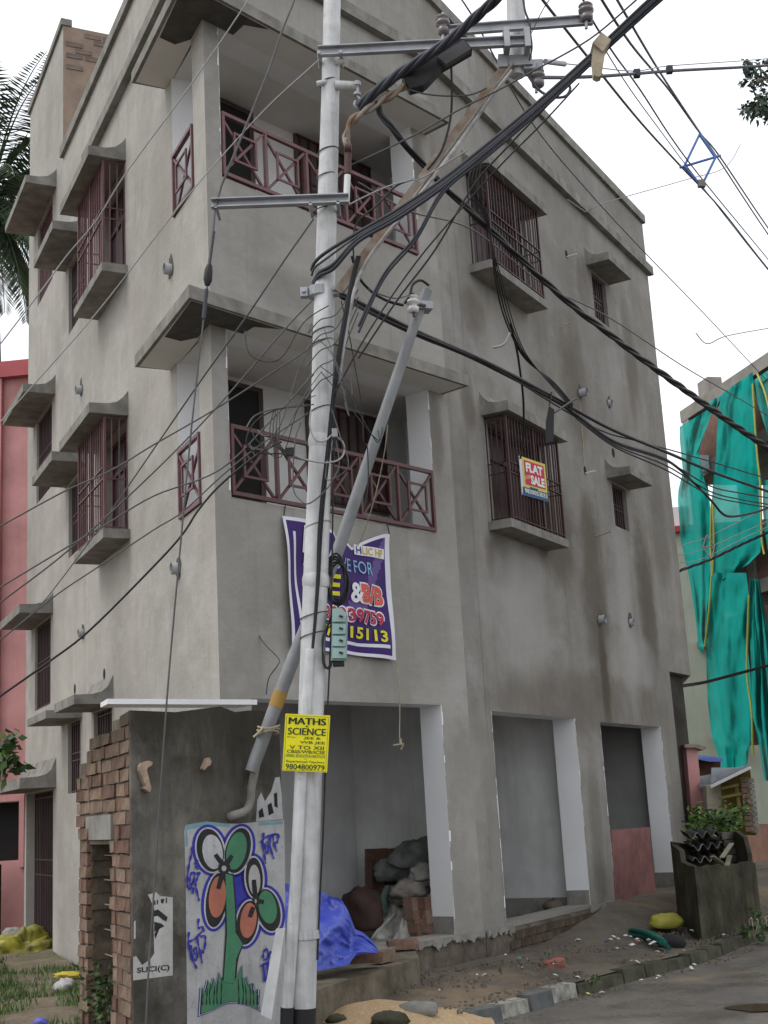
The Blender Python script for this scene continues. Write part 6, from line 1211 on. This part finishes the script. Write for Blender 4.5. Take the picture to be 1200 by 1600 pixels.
sh = thing('yellow_shed', 'small shed with grey sloping roof and yellow wall', 'shed', at(1140, 1310, 18))
mb = MB(); q = [at(1126, 1222, 18.3), at(1172, 1200, 18.0), at(1182, 1305, 18.0), at(1150, 1305, 18.3), at(1128, 1305, 18.3)]; mb.prism(q, (0, .6, 0)); mb.build('wall', M('ochre_board', (.24, .19, .045), .8, .15, 3), sh)
mb = MB(); mb.prism([at(1104, 1228, 18.25), at(1126, 1222, 18.25), at(1130, 1305, 18.25), at(1107, 1305, 18.25)], (0, .3, 0)); mb.build('plaster_panel', M('cream_plaster', (.40, .36, .28), .8, .15, 3), sh)
mb = MB()
for x0, y0, x1, y1 in ((1128, 1246, 1160, 1240), (1138, 1270, 1168, 1264), (1150, 1225, 1160, 1290), (1128, 1232, 1156, 1226)): mb.bar(at(x0, y0, 18.1), at(x1, y1, 17.95), .035)
mb.build('batten', M('ochre_batten', (.36, .30, .10), .8), sh)
for r_ in range(10):
    mb = MB(); x_, y_ = 1164 + r_ * .9, 1218 + r_ * 8.6; mb.aab(at(x_, y_, 17.9), (.055, .05, .03), -.3); o = mb.build('brick', m_brickm[1], sh); mb = MB(); mb.aab(at(x_ + 8, y_ + 2, 17.9), (.05, .05, .03), -.3); mb.build('brick', m_conc, sh)
mb = MB(); mb.prism([at(1111, 1229, 17.8), at(1173, 1199, 17.6), at(1150, 1203, 20), at(1112, 1203, 20)], (0, 0, .035)); mb.build('roof', M('grey_tin', (.20, .22, .25), .6, .15, 4), sh)
mb = MB(); mb.bar(at(1111, 1229, 17.78), at(1173, 1199, 17.58), .05, .04); mb.build('fascia', m_whited, sh)
mb = MB(); mb.prism([at(1093, 1232, 18.5), at(1112, 1231, 18.5), at(1111, 1213, 20), at(1093, 1216, 20)], (0, 0, .03)); mb.build('lean_to_roof', M('grey_tin_old', (.19, .20, .21), .7, .2, 5), sh)
hut = thing('tarp_hut', 'brown hut under a blue tarpaulin roof in the far lane', 'hut', at(1112, 1290, 24))
mb = MB(); mb.prism([at(1090, 1186, 24), at(1126, 1186, 24), at(1126, 1300, 24), at(1090, 1300, 24)], (0, 1, 0)); mb.build('wall', M('brown_board', (.11, .055, .035), .85, .2), hut)
mb = MB(); mb.prism([at(1089, 1184, 23.6), at(1129, 1184, 23.6), at(1130, 1190, 23.5), at(1108, 1190, 23.5), at(1089, 1186, 23.5)], (0, 1.4, .1)); mb.build('blue_roof', M('blue_sheet', (.06, .10, .32), .5, .15), hut)
mb = MB(); NXs = 20; c = on_z(1200, 1352, .0); vs_ = []
for i in range(NXs + 1):
    for j in range(NXs + 1):
        x, y = (i / NXs - .5) * 3.2, (j / NXs - .5) * 4; vs_.append((c[0] + x + .35, c[1] + y, .02 + .75 * math.exp(-(x / .7) ** 2 - (y / .9) ** 2) + .06 * fn(x, y, 2)))
mb.add(vs_, [(i * (NXs + 1) + j, (i + 1) * (NXs + 1) + j, (i + 1) * (NXs + 1) + j + 1, i * (NXs + 1) + j + 1) for i in range(NXs) for j in range(NXs)], 0, True); mb.build('sand_heap', m_sand, None, kind='stuff', label='far heap of orange sand under the netting', category='sand')
# lower wires in front of the netting
twisted('twisted black line crossing the lower part of the green netting', [(1058, 897, 20), (1064, 891, 20.2), (1110, 874, 21), (1160, 850, 22), (1200, 832, 23), (1260, 805, 24)], 5, m_black, 3, 1.2)
cable('pair of black wires low across the netting, upper wire', [(1060, 1071, 20), (1095, 1066, 20.5), (1120, 1060, 21), (1165, 1048, 22), (1205, 1038, 23), (1250, 1028, 24)], 2.6, m_black); cable('pair of black wires low across the netting, lower wire', [(1060, 1074, 20), (1095, 1068.5, 20.5), (1120, 1062.5, 21), (1165, 1050.5, 22), (1205, 1040, 23), (1250, 1030, 24)], 2.6, m_black)
for k, (y0, y1) in enumerate(((853, 800), (868, 824), (880, 832))): cable('pale thin line through the small diamond spacer at the netting', [(1058, y0, 20), (1100, y0 - 12 + k * 2, 20.5), (1160, (y0 + y1) / 2 - 14, 21.5), (1210, y1 - 14, 22.5)], 1.1, m_wirel, 'overhead_line', 'thin lines before the netting')
spc = MB(); A4 = [at(1104, 836, 20.5), at(1116, 853, 20.5), at(1111, 873, 20.5), at(1098, 855, 20.5)]
for i in range(4): spc.tube([A4[i], A4[(i + 1) % 4]], .012, 5)
spc.tube([A4[1], A4[3]], .01, 5); spc.build('line_spacer', m_wirel, None, label='small pale diamond spacer in front of the green netting', category='line spacer')
